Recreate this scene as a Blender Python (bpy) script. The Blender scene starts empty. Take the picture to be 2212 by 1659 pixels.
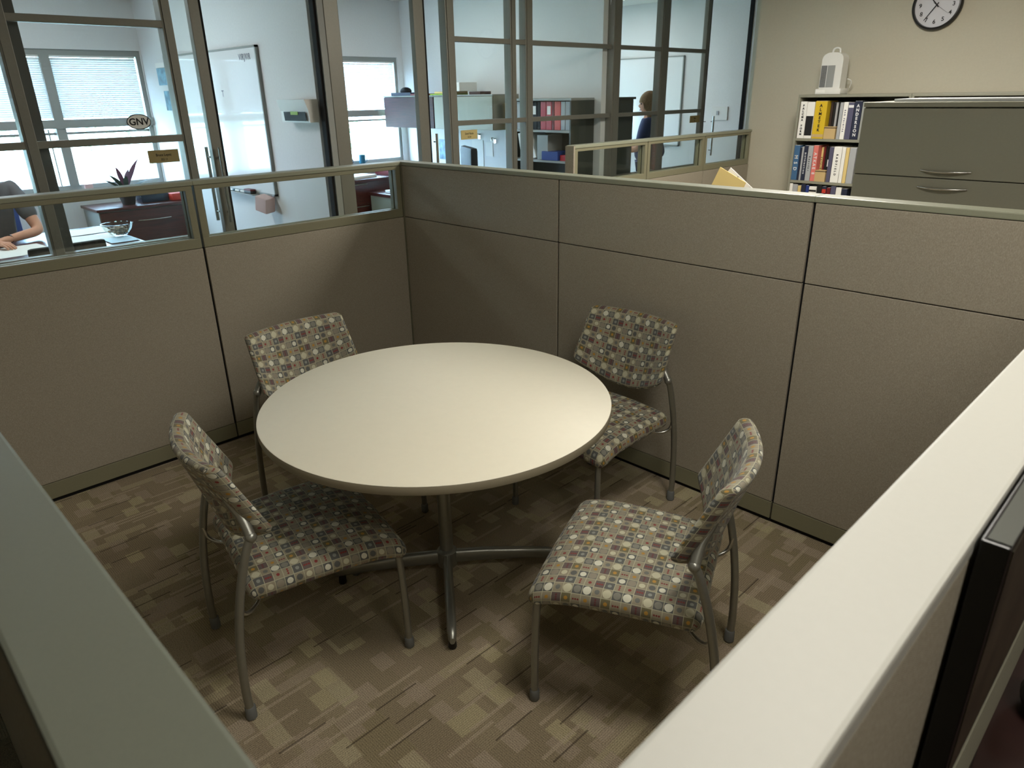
import bpy, bmesh, math, random
from mathutils import Vector, Matrix
random.seed(7)
C = bpy.context.scene.collection
PI = math.pi

# ------------------------------------------------------------------ camera
CAM = Vector((3.5074, -2.576, 1.7109)); YAW, PITCH, ROLL, FPX = -0.7932, -0.3885, -0.018, 1530.65
fw = Vector((math.cos(PITCH)*math.sin(YAW), math.cos(PITCH)*math.cos(YAW), math.sin(PITCH)))
rt = fw.cross(Vector((0, 0, 1))).normalized(); upv = rt.cross(fw)
cr, sr = math.cos(ROLL), math.sin(ROLL)
rt, upv = rt*cr + upv*sr, upv*cr - rt*sr
cam = bpy.data.objects.new('camera', bpy.data.cameras.new('camera')); C.objects.link(cam)
m = Matrix.Identity(4)
for i in range(3):
    m[i][0] = rt[i]; m[i][1] = upv[i]; m[i][2] = -fw[i]; m[i][3] = CAM[i]
cam.matrix_world = m
cam.data.sensor_width = 36; cam.data.lens = FPX/2212*36; cam.data.clip_start = .02
cam.data.dof.use_dof = True; cam.data.dof.focus_distance = 2.6; cam.data.dof.aperture_fstop = 9
bpy.context.scene.camera = cam

# ------------------------------------------------------------------ render look, sky
S = bpy.context.scene
S.view_settings.view_transform = 'Standard'; S.view_settings.look = 'None'
S.view_settings.gamma = 1; S.view_settings.use_curve_mapping = False
S.view_settings.exposure = 0.0
S.cycles.max_bounces = 8; S.cycles.diffuse_bounces = 4; S.cycles.glossy_bounces = 4
S.cycles.transparent_max_bounces = 16
S.cycles.use_denoising = True
W = bpy.data.worlds.new('world'); S.world = W; W.use_nodes = True
bg = W.node_tree.nodes['Background']
bg.inputs[0].default_value = (.46, .69, 1.0, 1); bg.inputs[1].default_value = 27.0

def area(name, x, y, z, sx, sy, power, col, rot=(0, 0, 0)):
    l = bpy.data.lights.new(name, 'AREA'); l.shape = 'RECTANGLE'; l.size = sx; l.size_y = sy
    l.energy = power; l.color = col
    o = bpy.data.objects.new(name, l); C.objects.link(o); o.location = (x, y, z); o.rotation_euler = rot
    return o
WARM = (1.0, .955, .875); COOL = (.84, .91, 1.0)
# sky portals in the window openings (they only guide the sky light, they emit nothing)
for y, w in ((-1.35, 3.0), (1.82, 2.75), (4.72, 2.4)):
    p = area('window_portal', -4.44, y, 1.54, 1.22, w, 1, (1, 1, 1), (0, -PI/2, 0)); p.data.cycles.is_portal = True

# ------------------------------------------------------------------ materials
def lin(c):
    def f(v):
        v /= 255
        return v/12.92 if v <= .04045 else ((v+.055)/1.055)**2.4
    return (f(c[0]), f(c[1]), f(c[2]), 1)
MATS = {}
class NT:
    def __init__(s, name):
        s.m = bpy.data.materials.new(name); s.m.use_nodes = True; s.t = s.m.node_tree
        s.b = s.t.nodes['Principled BSDF']
    def n(s, typ, **k):
        o = s.t.nodes.new('ShaderNode'+typ)
        for a, v in k.items(): setattr(o, a, v)
        return o
    def l(s, a, b): s.t.links.new(a, b)
    def val(s, sock, v):
        if isinstance(v, (int, float)): sock.default_value = v
        elif isinstance(v, (tuple, list)): sock.default_value = v
        else: s.l(v, sock)
    def math(s, op, a, b=0., c=0.):
        o = s.n('Math', operation=op)
        s.val(o.inputs[0], a); s.val(o.inputs[1], b); s.val(o.inputs[2], c)
        return o.outputs[0]
    def mix(s, f, a, b, blend='MIX'):
        o = s.n('Mix', data_type='RGBA', blend_type=blend)
        s.val(o.inputs[0], f); s.val(o.inputs[6], a); s.val(o.inputs[7], b)
        return o.outputs[2]
    def bump(s, h, strength=.3, dist=.002):
        o = s.n('Bump'); o.inputs['Strength'].default_value = strength; o.inputs['Distance'].default_value = dist
        s.l(h, o.inputs['Height']); s.l(o.outputs[0], s.b.inputs['Normal'])
    def ramp(s, f, stops, interp='LINEAR'):
        o = s.n('ValToRGB'); o.color_ramp.interpolation = interp
        e = o.color_ramp.elements
        while len(e) > 1: e.remove(e[0])
        e[0].position = stops[0][0]; e[0].color = stops[0][1]
        for p, c in stops[1:]:
            q = e.new(p); q.color = c
        s.val(o.inputs[0], f)
        return o.outputs[0]

def mat(name, rgb, rough=.5, metal=0., noise=0., nscale=30., bump=0., spec=.5, emit=0., coat=0.):
    if name in MATS: return MATS[name]
    g = NT(name); b = g.b
    b.inputs['Base Color'].default_value = lin(rgb); b.inputs['Roughness'].default_value = rough
    b.inputs['Metallic'].default_value = metal; b.inputs['Specular IOR Level'].default_value = spec
    b.inputs['Coat Weight'].default_value = coat
    tc = g.n('TexCoord'); nz = g.n('TexNoise'); g.l(tc.outputs['Object'], nz.inputs['Vector'])
    nz.inputs['Scale'].default_value = nscale; nz.inputs['Detail'].default_value = 4
    a = max(noise, .006)
    c1 = tuple(min(1, v*(1+a)) for v in lin(rgb)[:3])+(1,); c0 = tuple(v*(1-a) for v in lin(rgb)[:3])+(1,)
    g.l(g.ramp(nz.outputs[0], [(.3, c0), (.7, c1)]), b.inputs['Base Color'])
    if bump: g.bump(nz.outputs[0], bump, .002)
    if emit:
        b.inputs['Emission Color'].default_value = lin(rgb); b.inputs['Emission Strength'].default_value = emit
    MATS[name] = g.m
    return g.m

def panel_fabric():
    g = NT('panel_fabric'); tc = g.n('TexCoord'); sp = g.n('SeparateXYZ'); g.l(tc.outputs['Object'], sp.inputs[0])
    xy = g.math('ADD', sp.outputs[0], sp.outputs[1])
    sx = g.math('SINE', g.math('MULTIPLY', xy, 2100.)); sz = g.math('SINE', g.math('MULTIPLY', sp.outputs[2], 3300.))
    nz = g.n('TexNoise'); g.l(tc.outputs['Object'], nz.inputs['Vector']); nz.inputs['Scale'].default_value = 260
    mp = g.n('Mapping'); mp.inputs['Scale'].default_value = (620, 620, 160); g.l(tc.outputs['Object'], mp.inputs[0])
    n2 = g.n('TexNoise'); g.l(mp.outputs[0], n2.inputs['Vector']); n2.inputs['Scale'].default_value = 1; n2.inputs['Detail'].default_value = 1
    h = g.math('ADD', g.math('MULTIPLY', g.math('MULTIPLY', sx, sz), .35), g.math('ADD', g.math('MULTIPLY', nz.outputs[0], .6), n2.outputs[0]))
    c = g.ramp(g.math('MULTIPLY', h, .5), [(.3, lin((146, 138, 122))), (.62, lin((179, 171, 154)))])
    g.l(c, g.b.inputs['Base Color']); g.b.inputs['Roughness'].default_value = .95; g.b.inputs['Specular IOR Level'].default_value = .15
    g.bump(h, .45, .001)
    return g.m

def carpet():
    g = NT('carpet'); tc = g.n('TexCoord'); sp = g.n('SeparateXYZ'); g.l(tc.outputs['Object'], sp.inputs[0])
    X, Y = sp.outputs[0], sp.outputs[1]
    def cells(w, h, seed, swap=False, jig=.37):
        a, b = (Y, X) if swap else (X, Y)
        rowi = g.math('FLOOR', g.math('DIVIDE', b, h))
        wn = g.n('TexWhiteNoise', noise_dimensions='2D'); cb = g.n('CombineXYZ')
        g.l(rowi, cb.inputs[0]); cb.inputs[1].default_value = seed; g.l(cb.outputs[0], wn.inputs['Vector'])
        off = g.math('MULTIPLY', wn.outputs['Value'], 1.)
        coli = g.math('FLOOR', g.math('ADD', g.math('DIVIDE', a, w), off))
        w2 = g.n('TexWhiteNoise', noise_dimensions='3D'); c2 = g.n('CombineXYZ')
        g.l(rowi, c2.inputs[0]); g.l(coli, c2.inputs[1]); c2.inputs[2].default_value = seed+3.3
        g.l(c2.outputs[0], w2.inputs['Vector'])
        return w2.outputs['Value'], w2.outputs['Color']
    base0 = lin((130, 118, 97)); base1 = lin((137, 125, 103))
    v, c = cells(.26, .125, 1.)
    sC = g.n('SeparateColor'); g.l(c, sC.inputs[0])
    col = g.ramp(v, [(0, base0), (.45, base1), (.7, lin((129, 118, 94))), (.85, lin((134, 121, 101)))], 'CONSTANT')
    rib_dir = g.math('GREATER_THAN', sC.outputs[1], .6)
    for (w, h, seed, sw, thr, stops) in (
            (.16, .040, 5., True, .86, [(0, lin((154, 140, 121))), (.94, lin((160, 149, 122)))]),
            (.09, .055, 9., False, .86, [(0, lin((150, 136, 119))), (.93, lin((164, 154, 127))), (.975, lin((168, 159, 130)))]),
            (.055, .075, 13., True, .90, [(0, lin((156, 142, 124))), (.95, lin((166, 156, 124)))]),
            (.17, .012, 17., True, .94, [(0, lin((162, 148, 128)))]),
            (.15, .0055, 31., True, .988, [(0, lin((58, 50, 42)))]),
            (.13, .09, 21., True, .94, [(0, lin((154, 140, 122))), (.97, lin((163, 152, 126)))]),
            (.26, .13, 25., False, .95, [(0, lin((118, 108, 86)))])):
        vv, cc = cells(w, h, seed, sw)
        m_ = g.math('GREATER_THAN', vv, thr)
        patch = g.ramp(vv, stops, 'CONSTANT')
        m2 = g.math('MULTIPLY', m_, .66)
        col = g.mix(m2, col, patch)
    # ribs
    rx = g.math('SINE', g.math('MULTIPLY', X, 2*PI/.0068)); ry = g.math('SINE', g.math('MULTIPLY', Y, 2*PI/.0068))
    rib = g.math('ADD', g.math('MULTIPLY', rx, rib_dir), g.math('MULTIPLY', ry, g.math('SUBTRACT', 1., rib_dir)))
    nz = g.n('TexNoise'); g.l(tc.outputs['Object'], nz.inputs['Vector']); nz.inputs['Scale'].default_value = 300
    hh = g.math('ADD', g.math('MULTIPLY', rib, .09), nz.outputs[0])
    col = g.mix(1., col, g.ramp(hh, [(.30, (.66, .65, .63, 1)), (.42, (1.0, 1.0, 1.0, 1)), (.58, (1.2, 1.2, 1.19, 1)), (.72, (1.62, 1.62, 1.58, 1))]), 'MULTIPLY')
    g.l(col, g.b.inputs['Base Color']); g.b.inputs['Roughness'].default_value = 1; g.b.inputs['Specular IOR Level'].default_value = .05
    g.bump(hh, .6, .003)
    return g.m

def dots_fabric():
    """upholstery: 4 x 4 repeat of little squares with circles and rows of dots, thin light grid"""
    g = NT('dotted_upholstery'); uv = g.n('UVMap'); uv.uv_map = 'UVMap'
    sp = g.n('SeparateXYZ'); g.l(uv.outputs[0], sp.inputs[0])
    P = .0275
    U = g.math('DIVIDE', sp.outputs[0], P); V = g.math('DIVIDE', sp.outputs[1], P)
    fu, fv = g.math('FRACT', U), g.math('FRACT', V)
    iu = g.math('FLOORED_MODULO', g.math('FLOOR', U), 4.); iv = g.math('SUBTRACT', 3., g.math('FLOORED_MODULO', g.math('FLOOR', V), 4.))
    idx = g.math('DIVIDE', g.math('ADD', g.math('ADD', iu, g.math('MULTIPLY', iv, 4.)), .5), 16.)
    bei = (146, 137, 116); dk = (88, 89, 86); dkb = (98, 84, 80); gr = (120, 116, 105); ol = (108, 100, 70); crm = (196, 191, 165)
    red = (132, 44, 40); pur = (104, 54, 56); gold = (176, 132, 50); wht = (216, 213, 196)
    # (background, foreground, radius, horizontal triple, vertical triple) row by row (v down the cloth)
    T = [(dk, (138, 140, 134), .20, 0, 0), (dkb, red, .11, 1, 0), (bei, red, .17, 0, 0), (bei, red, .10, 0, 1),
         (bei, dk, .33, 0, 0), (bei, crm, .31, 0, 0), (gr, (142, 134, 118), .40, 0, 0), (dk, wht, .32, 0, 0),
         (ol, gold, .20, 0, 0), (dkb, pur, .11, 0, 1), (bei, gold, .19, 0, 0), (bei, (120, 40, 38), .10, 1, 0),
         (bei, crm, .44, 0, 0), (bei, (108, 108, 104), .25, 0, 0), (dk, wht, .42, 0, 0), (dk, (128, 126, 116), .37, 0, 0)]
    def rmp(fn): return g.ramp(idx, [(i/16, fn(t)) for i, t in enumerate(T)], 'CONSTANT')
    bgc = rmp(lambda t: lin(t[0])); fgc = rmp(lambda t: lin(t[1]))
    prm = rmp(lambda t: (t[2], t[3], t[4], 1))
    sc = g.n('SeparateColor'); g.l(prm, sc.inputs[0])
    def comp(f, flag):   # three dots .24 apart when flag is 1
        x = g.math('SUBTRACT', f, .5)
        k = g.math('MULTIPLY', g.math('MINIMUM', g.math('MAXIMUM', g.math('ROUND', g.math('DIVIDE', x, .24)), -1.), 1.), flag)
        return g.math('SUBTRACT', x, g.math('MULTIPLY', k, .24))
    du, dv = comp(fu, sc.outputs[1]), comp(fv, sc.outputs[2])
    d = g.math('SQRT', g.math('ADD', g.math('MULTIPLY', du, du), g.math('MULTIPLY', dv, dv)))
    rad = sc.outputs[0]
    inside = g.math('LESS_THAN', d, rad)
    col = g.mix(inside, bgc, fgc)
    e = g.math('MAXIMUM', g.math('ABSOLUTE', g.math('SUBTRACT', fu, .5)), g.math('ABSOLUTE', g.math('SUBTRACT', fv, .5)))
    col = g.mix(g.math('GREATER_THAN', e, .468), col, lin((180, 176, 150)))
    col = g.mix(1., col, (.84, .85, .82, 1), 'MULTIPLY')
    nz = g.n('TexNoise'); g.l(uv.outputs[0], nz.inputs['Vector']); nz.inputs['Scale'].default_value = 900
    g.l(col, g.b.inputs['Base Color']); g.b.inputs['Roughness'].default_value = .75
    g.b.inputs['Sheen Weight'].default_value = .15
    g.bump(nz.outputs[0], .25, .001)
    return g.m

def wood(name, a, b, rough=.35, coat=.3):
    g = NT(name); tc = g.n('TexCoord'); mp = g.n('Mapping'); g.l(tc.outputs['Object'], mp.inputs[0]); mp.inputs['Scale'].default_value = (3, 3, 40)
    nz = g.n('TexNoise'); g.l(mp.outputs[0], nz.inputs['Vector']); nz.inputs['Scale'].default_value = 2; nz.inputs['Detail'].default_value = 5
    g.l(g.ramp(nz.outputs[0], [(.35, lin(a)), (.65, lin(b))]), g.b.inputs['Base Color'])
    g.b.inputs['Roughness'].default_value = rough; g.b.inputs['Coat Weight'].default_value = coat; g.b.inputs['Coat Roughness'].default_value = .15
    return g.m

def glass_mat(name, tint=(.97, .985, .98), refl=.07):
    g = NT(name); t = g.t; t.nodes.remove(g.b)
    tr = g.n('BsdfTransparent'); tr.inputs[0].default_value = tint+(1,)
    gl = g.n('BsdfGlossy'); gl.inputs['Roughness'].default_value = .02
    ge = g.n('NewGeometry'); vm = g.n('VectorMath', operation='DOT_PRODUCT')
    g.l(ge.outputs['Incoming'], vm.inputs[0]); g.l(ge.outputs['Normal'], vm.inputs[1])
    k = g.math('SUBTRACT', 1., g.math('ABSOLUTE', vm.outputs['Value']))
    f = g.math('ADD', g.math('MULTIPLY', g.math('POWER', k, 5.), .7), refl*.5)
    mx = g.n('MixShader'); g.l(f, mx.inputs[0]); g.l(tr.outputs[0], mx.inputs[1]); g.l(gl.outputs[0], mx.inputs[2])
    g.l(mx.outputs[0], t.nodes['Material Output'].inputs[0])
    return g.m

def foliage_mat():
    g = NT('foliage'); tc = g.n('TexCoord'); nz = g.n('TexNoise'); g.l(tc.outputs['Object'], nz.inputs['Vector'])
    nz.inputs['Scale'].default_value = 4; nz.inputs['Detail'].default_value = 6
    g.l(g.ramp(nz.outputs[0], [(.3, lin((70, 110, 80))), (.6, lin((160, 200, 150)))]), g.b.inputs['Base Color'])
    g.b.inputs['Roughness'].default_value = .8
    return g.m

def blind_mat():
    g = NT('blind_slats'); g.b.inputs['Base Color'].default_value = lin((226, 228, 228)); g.b.inputs['Roughness'].default_value = .5
    tl = g.n('BsdfTranslucent'); tl.inputs[0].default_value = (.75, .85, .95, 1)
    mx = g.n('MixShader'); mx.inputs[0].default_value = .012
    g.l(g.b.outputs[0], mx.inputs[1]); g.l(tl.outputs[0], mx.inputs[2]); g.l(mx.outputs[0], g.t.nodes['Material Output'].inputs[0])
    return g.m

M = dict(
    fabric=panel_fabric(), carpet=carpet(), dots=dots_fabric(), foliage=foliage_mat(), blind=blind_mat(),
    cherry=wood('dark_cherry_laminate', (58, 22, 18), (84, 34, 28)), cherry2=wood('red_cherry_laminate', (50, 22, 23), (66, 30, 30), .65, 0.),
    glass=glass_mat('clear_glass'), glass2=glass_mat('partition_glass', (.93, .95, .93)),
    trim=mat('panel_paint', (130, 127, 103), .42, noise=.04, nscale=200, spec=.5),
    cap_shade=mat('shaded_cap_paint', (98, 101, 88), .5, noise=.03, nscale=300),  # same cap paint, dimmer light of the left run put into its colour
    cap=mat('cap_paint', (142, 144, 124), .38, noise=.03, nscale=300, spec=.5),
    capw=mat('white_cap_laminate', (176, 175, 167), .5, noise=.01, nscale=120),
    seam=mat('black_seam', (10, 10, 10), .9),
    alu=mat('anodized_frame', (128, 126, 116), .45, .35, noise=.03, nscale=80),
    alud=mat('dark_frame', (84, 84, 80), .45, .35, noise=.03, nscale=80),
    silver=mat('silver_tube', (150, 150, 142), .36, .75, noise=.03, nscale=60),
    chrome=mat('brushed_steel', (190, 190, 185), .25, .95),
    glide=mat('grey_plastic', (104, 106, 104), .6),
    wall=mat('wall_paint', (226, 225, 222), .85, noise=.02, nscale=60, bump=.05),
    beige=mat('beige_wall_paint', (190, 184, 165), .85, noise=.02, nscale=60, bump=.05),
    ceil=mat('ceiling_tile', (220, 218, 210), .95, noise=.05, nscale=90, bump=.3),
    tabletop=mat('white_laminate', (230, 224, 204), .55, noise=.01, nscale=40),
    edge=mat('grey_edge_band', (132, 124, 104), .55),
    white=mat('white_plastic', (225, 224, 218), .45), board=mat('whiteboard', (232, 232, 230), .15, coat=.5),
    black=mat('black_plastic', (12, 12, 12), .35), blackm=mat('matte_black', (20, 20, 20), .8),
    grey=mat('grey_steel_paint', (141, 140, 124), .45, noise=.02, nscale=100), greyd=mat('dark_steel_paint', (62, 64, 56), .5),
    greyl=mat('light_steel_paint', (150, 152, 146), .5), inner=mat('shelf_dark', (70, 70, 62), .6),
    paper=mat('paper', (238, 236, 230), .9), red=mat('red_cover', (170, 30, 40), .4), reddk=mat('dark_red_cover', (110, 26, 30), .5),
    orange=mat('orange_red_cover', (196, 60, 44), .4), blue=mat('blue_cover', (38, 60, 130), .5), navy=mat('navy_cover', (34, 40, 62), .5),
    steel=mat('steel_blue_cover', (66, 104, 142), .5), yellow=mat('yellow_cover', (214, 180, 34), .5), slate=mat('slate_cover', (86, 84, 108), .5),
    bgrey=mat('pale_grey_cover', (170, 172, 174), .6), coral=mat('coral_cover', (220, 120, 110), .6), card=mat('tan_card', (196, 168, 118), .8),
    brownd=mat('dark_brown', (52, 36, 28), .6), manila=mat('manila', (222, 196, 128), .8), sign=mat('tan_sign', (150, 132, 84), .6),
    signl=mat('pale_tan_sign', (196, 178, 120), .6), ink=mat('black_ink', (18, 18, 20), .7), whiteink=mat('white_ink', (225, 225, 225), .7),
    skin=mat('skin', (206, 150, 122), .6, noise=.05, nscale=20), hair=mat('light_brown_hair', (156, 124, 84), .6, noise=.25, nscale=60, bump=.5),
    hairdk=mat('dark_hair', (40, 30, 26), .7, noise=.2, nscale=60), shirt=mat('navy_knit', (30, 42, 82), .9, noise=.1), pants=mat('blue_denim', (34, 50, 96), .9, noise=.15),
    tee=mat('grey_tshirt', (92, 92, 94), .9, noise=.06), lips=mat('lips', (160, 80, 76), .5), pink=mat('pink_foam', (222, 190, 184), .8),
    bluec=mat('blue_seat', (40, 66, 128), .8), chairbk=mat('charcoal_leather', (40, 43, 50), .6), leaf=mat('dark_leaf', (44, 62, 40), .5),
    leafr=mat('purple_leaf', (86, 30, 50), .5), clay=mat('dark_pot', (40, 34, 34), .5), green=mat('green_print', (140, 170, 40), .6),
    photo=mat('printed_picture', (96, 140, 160), .4, noise=.6, nscale=14), lawn=mat('lawn', (205, 215, 190), .9, noise=.2, nscale=2),
    diffuser=mat('lamp_diffuser', (255, 244, 214), .5, emit=2.2), screen=mat('dark_screen', (56, 50, 38), .4, noise=.6, nscale=9, spec=.2),
    ribbed=mat('silver_grille', (140, 138, 120), .55, .0), desk=mat('dark_red_desk', (46, 21, 17), .5, noise=.1, nscale=30), bowl=mat('bowl_candy', (150, 130, 110), .5, noise=.9, nscale=30),
    bagblue=mat('dark_blue_bag', (24, 46, 66), .25),
    clockf=mat('clock_face', (206, 206, 212), .4), teal=mat('teal_mug', (20, 90, 110), .4),
)

# ------------------------------------------------------------------ mesh helpers
ORG = {}
def origin(o):
    while o is not None:
        if o.name in ORG: return ORG[o.name]
        o = o.parent
    return Vector((0, 0, 0))
class MB:
    def __init__(s): s.bm = bmesh.new(); s.uv = None
    def box(s, x0, x1, y0, y1, z0, z1, bev=0.):
        vs = [s.bm.verts.new((x, y, z)) for x in (x0, x1) for y in (y0, y1) for z in (z0, z1)]
        F = [s.bm.faces.new([vs[i] for i in q]) for q in ((0, 1, 3, 2), (4, 6, 7, 5), (0, 4, 5, 1), (2, 3, 7, 6), (0, 2, 6, 4), (1, 5, 7, 3))]
        if bev:
            ed = list({e for f in F for e in f.edges})
            bmesh.ops.bevel(s.bm, geom=ed, offset=bev, segments=2, profile=.6, affect='EDGES')
        return s
    def obox(s, c, sx, sy, sz, R, bev=0.):       # oriented box
        b = MB().box(-sx/2, sx/2, -sy/2, sy/2, -sz/2, sz/2, bev)
        mt = Matrix.Translation(Vector(c)) @ R.to_4x4()
        bmesh.ops.transform(b.bm, matrix=mt, verts=b.bm.verts)
        me = bpy.data.meshes.new('tmp'); b.bm.to_mesh(me); s.bm.from_mesh(me); bpy.data.meshes.remove(me); b.bm.free()
        return s
    def tube(s, pts, r, seg=12, smooth=0, cap=True):
        pts = [Vector(p) for p in pts]
        rs = r if isinstance(r, (list, tuple)) else [r]*len(pts)
        if smooth:
            P, Q = [], []
            n = len(pts)
            for i in range(n-1):
                p0, p1, p2, p3 = pts[max(i-1, 0)], pts[i], pts[i+1], pts[min(i+2, n-1)]
                for k in range(smooth):
                    t = k/smooth
                    P.append(.5*((2*p1)+(p2-p0)*t+(2*p0-5*p1+4*p2-p3)*t*t+(3*p1-p0-3*p2+p3)*t**3)); Q.append(rs[i]*(1-t)+rs[i+1]*t)
            P.append(pts[-1]); Q.append(rs[-1]); pts, rs = P, Q
        rings = []; nrm = None
        for i, p in enumerate(pts):
            t = (pts[min(i+1, len(pts)-1)]-pts[max(i-1, 0)]).normalized()
            if nrm is None:
                nrm = t.orthogonal().normalized()
            else:
                nrm = (nrm - t*nrm.dot(t)).normalized()
            b = t.cross(nrm)
            rings.append([s.bm.verts.new(p+(nrm*math.cos(a)+b*math.sin(a))*rs[i]) for a in [2*PI*k/seg for k in range(seg)]])
        for a, b in zip(rings, rings[1:]):
            for k in range(seg): s.bm.faces.new((a[k], a[(k+1) % seg], b[(k+1) % seg], b[k]))
        if cap: s.bm.faces.new(rings[0][::-1]); s.bm.faces.new(rings[-1])
        return s
    def lathe(s, prof, c=(0, 0, 0), seg=32, R=None, cap=True):
        rings = []
        for r, z in prof:
            ring = []
            for k in range(seg):
                a = 2*PI*k/seg; v = Vector((r*math.cos(a), r*math.sin(a), z))
                if R is not None: v = R @ v
                ring.append(s.bm.verts.new(v+Vector(c)))
            rings.append(ring)
        for a, b in zip(rings, rings[1:]):
            for k in range(seg): s.bm.faces.new((a[k], a[(k+1) % seg], b[(k+1) % seg], b[k]))
        if cap: s.bm.faces.new(rings[0][::-1]); s.bm.faces.new(rings[-1])
        return s
    def sphere(s, c, r, seg=16, sc=(1, 1, 1)):
        prof = [(r*math.sin(PI*i/(seg//2)) + 1e-5, -r*math.cos(PI*i/(seg//2))) for i in range(seg//2+1)]
        R = Matrix.Diagonal(Vector(sc)); return s.lathe(prof, c, seg, R)
    def prism(s, pts, ax, a, b, bev=0.):
        """polygon pts (p,q) extruded along axis ax from a to b; (p,q) fill the other two axes in x,y,z order"""
        def mk(p, q, t):
            v = [p, q]; v.insert(ax, t); return s.bm.verts.new(v)
        A = [mk(p, q, a) for p, q in pts]; B = [mk(p, q, b) for p, q in pts]
        n = len(pts); s.bm.faces.new(A); s.bm.faces.new(B[::-1])
        for i in range(n): s.bm.faces.new((A[i], B[i], B[(i+1) % n], A[(i+1) % n]))
        return s
    def xform(s, mt): bmesh.ops.transform(s.bm, matrix=mt, verts=s.bm.verts); return s
    def build(s, name, m, parent=None, smooth=False):
        bmesh.ops.recalc_face_normals(s.bm, faces=s.bm.faces)
        me = bpy.data.meshes.new(name)
        if parent is not None: bmesh.ops.translate(s.bm, vec=-origin(parent), verts=s.bm.verts)
        s.bm.to_mesh(me); s.bm.free(); me.materials.append(m)
        if smooth:
            for p in me.polygons: p.use_smooth = True
            me.set_sharp_from_angle(angle=math.radians(40))
        o = bpy.data.objects.new(name, me); C.objects.link(o)
        if parent is not None: o.parent = parent
        return o
def tag(o, label=None, cat=None, group=None, kind=None):
    for k, v in (('label', label), ('category', cat), ('group', group), ('kind', kind)):
        if v: o[k] = v
    return o
def thing(name, label, cat, loc=(0, 0, 0), group=None, kind=None):
    o = bpy.data.objects.new(name, None); C.objects.link(o); o.location = loc; o.empty_display_size = .1
    ORG[o.name] = Vector(loc)
    return tag(o, label, cat, group, kind)
def struct(mb, name, m, parent=None, smooth=False):
    o = mb.build(name, m, parent, smooth)
    if parent is None: o['kind'] = 'structure'
    return o
def sthing(name, loc=(0, 0, 0)):
    return thing(name, None, None, loc, kind='structure')
def kids(o): return [c for c in bpy.data.objects if c.parent == o]
def copy_tree(o, parent=None):
    c = o.copy(); C.objects.link(c)
    if parent is not None: c.parent = parent
    if o.name in ORG: ORG[c.name] = ORG[o.name]
    for ch in kids(o): copy_tree(ch, c)
    return c
def text(name, body, size, loc, R, m, parent=None, ext=.0006, align='CENTER', sx=1., bold=0., space=1.):
    cu = bpy.data.curves.new(name, 'FONT'); cu.body = body; cu.size = size; cu.extrude = ext; cu.align_x = align; cu.align_y = 'CENTER'
    cu.offset = bold; cu.space_character = space; cu.resolution_u = 3
    tmp = bpy.data.objects.new('tmp', cu); C.objects.link(tmp)
    me = bpy.data.meshes.new_from_object(tmp.evaluated_get(bpy.context.evaluated_depsgraph_get()))
    bpy.data.objects.remove(tmp); bpy.data.curves.remove(cu)
    me.materials.clear(); me.materials.append(m)
    o = bpy.data.objects.new(name, me); C.objects.link(o)
    mt = R.to_4x4(); mt = Matrix.Translation(Vector(loc)-(origin(parent) if parent else Vector((0, 0, 0)))) @ mt @ Matrix.Diagonal((sx, 1, 1, 1))
    o.matrix_local = mt
    if parent is not None: o.parent = parent
    return o
# text orientation: reading right / up / normal
def RT(right, up):
    r, u = Vector(right), Vector(up); n = r.cross(u)
    return Matrix((r, u, n)).transposed()
FACE_X = RT((0, 1, 0), (0, 0, 1))       # text facing +x, reads toward +y
FACE_NY = RT((1, 0, 0), (0, 0, 1))      # text facing -y, reads toward +x
SPINE_DOWN = RT((0, 0, -1), (1, 0, 0))  # on a spine facing -y, reads downwards

# ------------------------------------------------------------------ room shell
H = 1.358; H2 = 1.0423; H3 = .098; TH = .08
CE = 2.77; GX = -1.10; EXT = -4.30; BW = 4.17
f = struct(MB().box(-4.5, 8.5, -6.5, 8.0, -.05, 0), 'floor', M['carpet'])
struct(MB().box(-4.5, 8.5, -6.5, 8.0, CE, CE+.05), 'ceiling', M['ceil'])
struct(MB().box(-.03, 8.5, BW, BW+.14, 0, CE), 'wall_back', M['beige'])
struct(MB().box(8.35, 8.5, -6.35, 6.18, 0, CE), 'wall_right', M['beige'])
struct(MB().box(-4.5, 8.5, -6.5, -6.35, 0, CE), 'wall_front', M['beige'])
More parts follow.
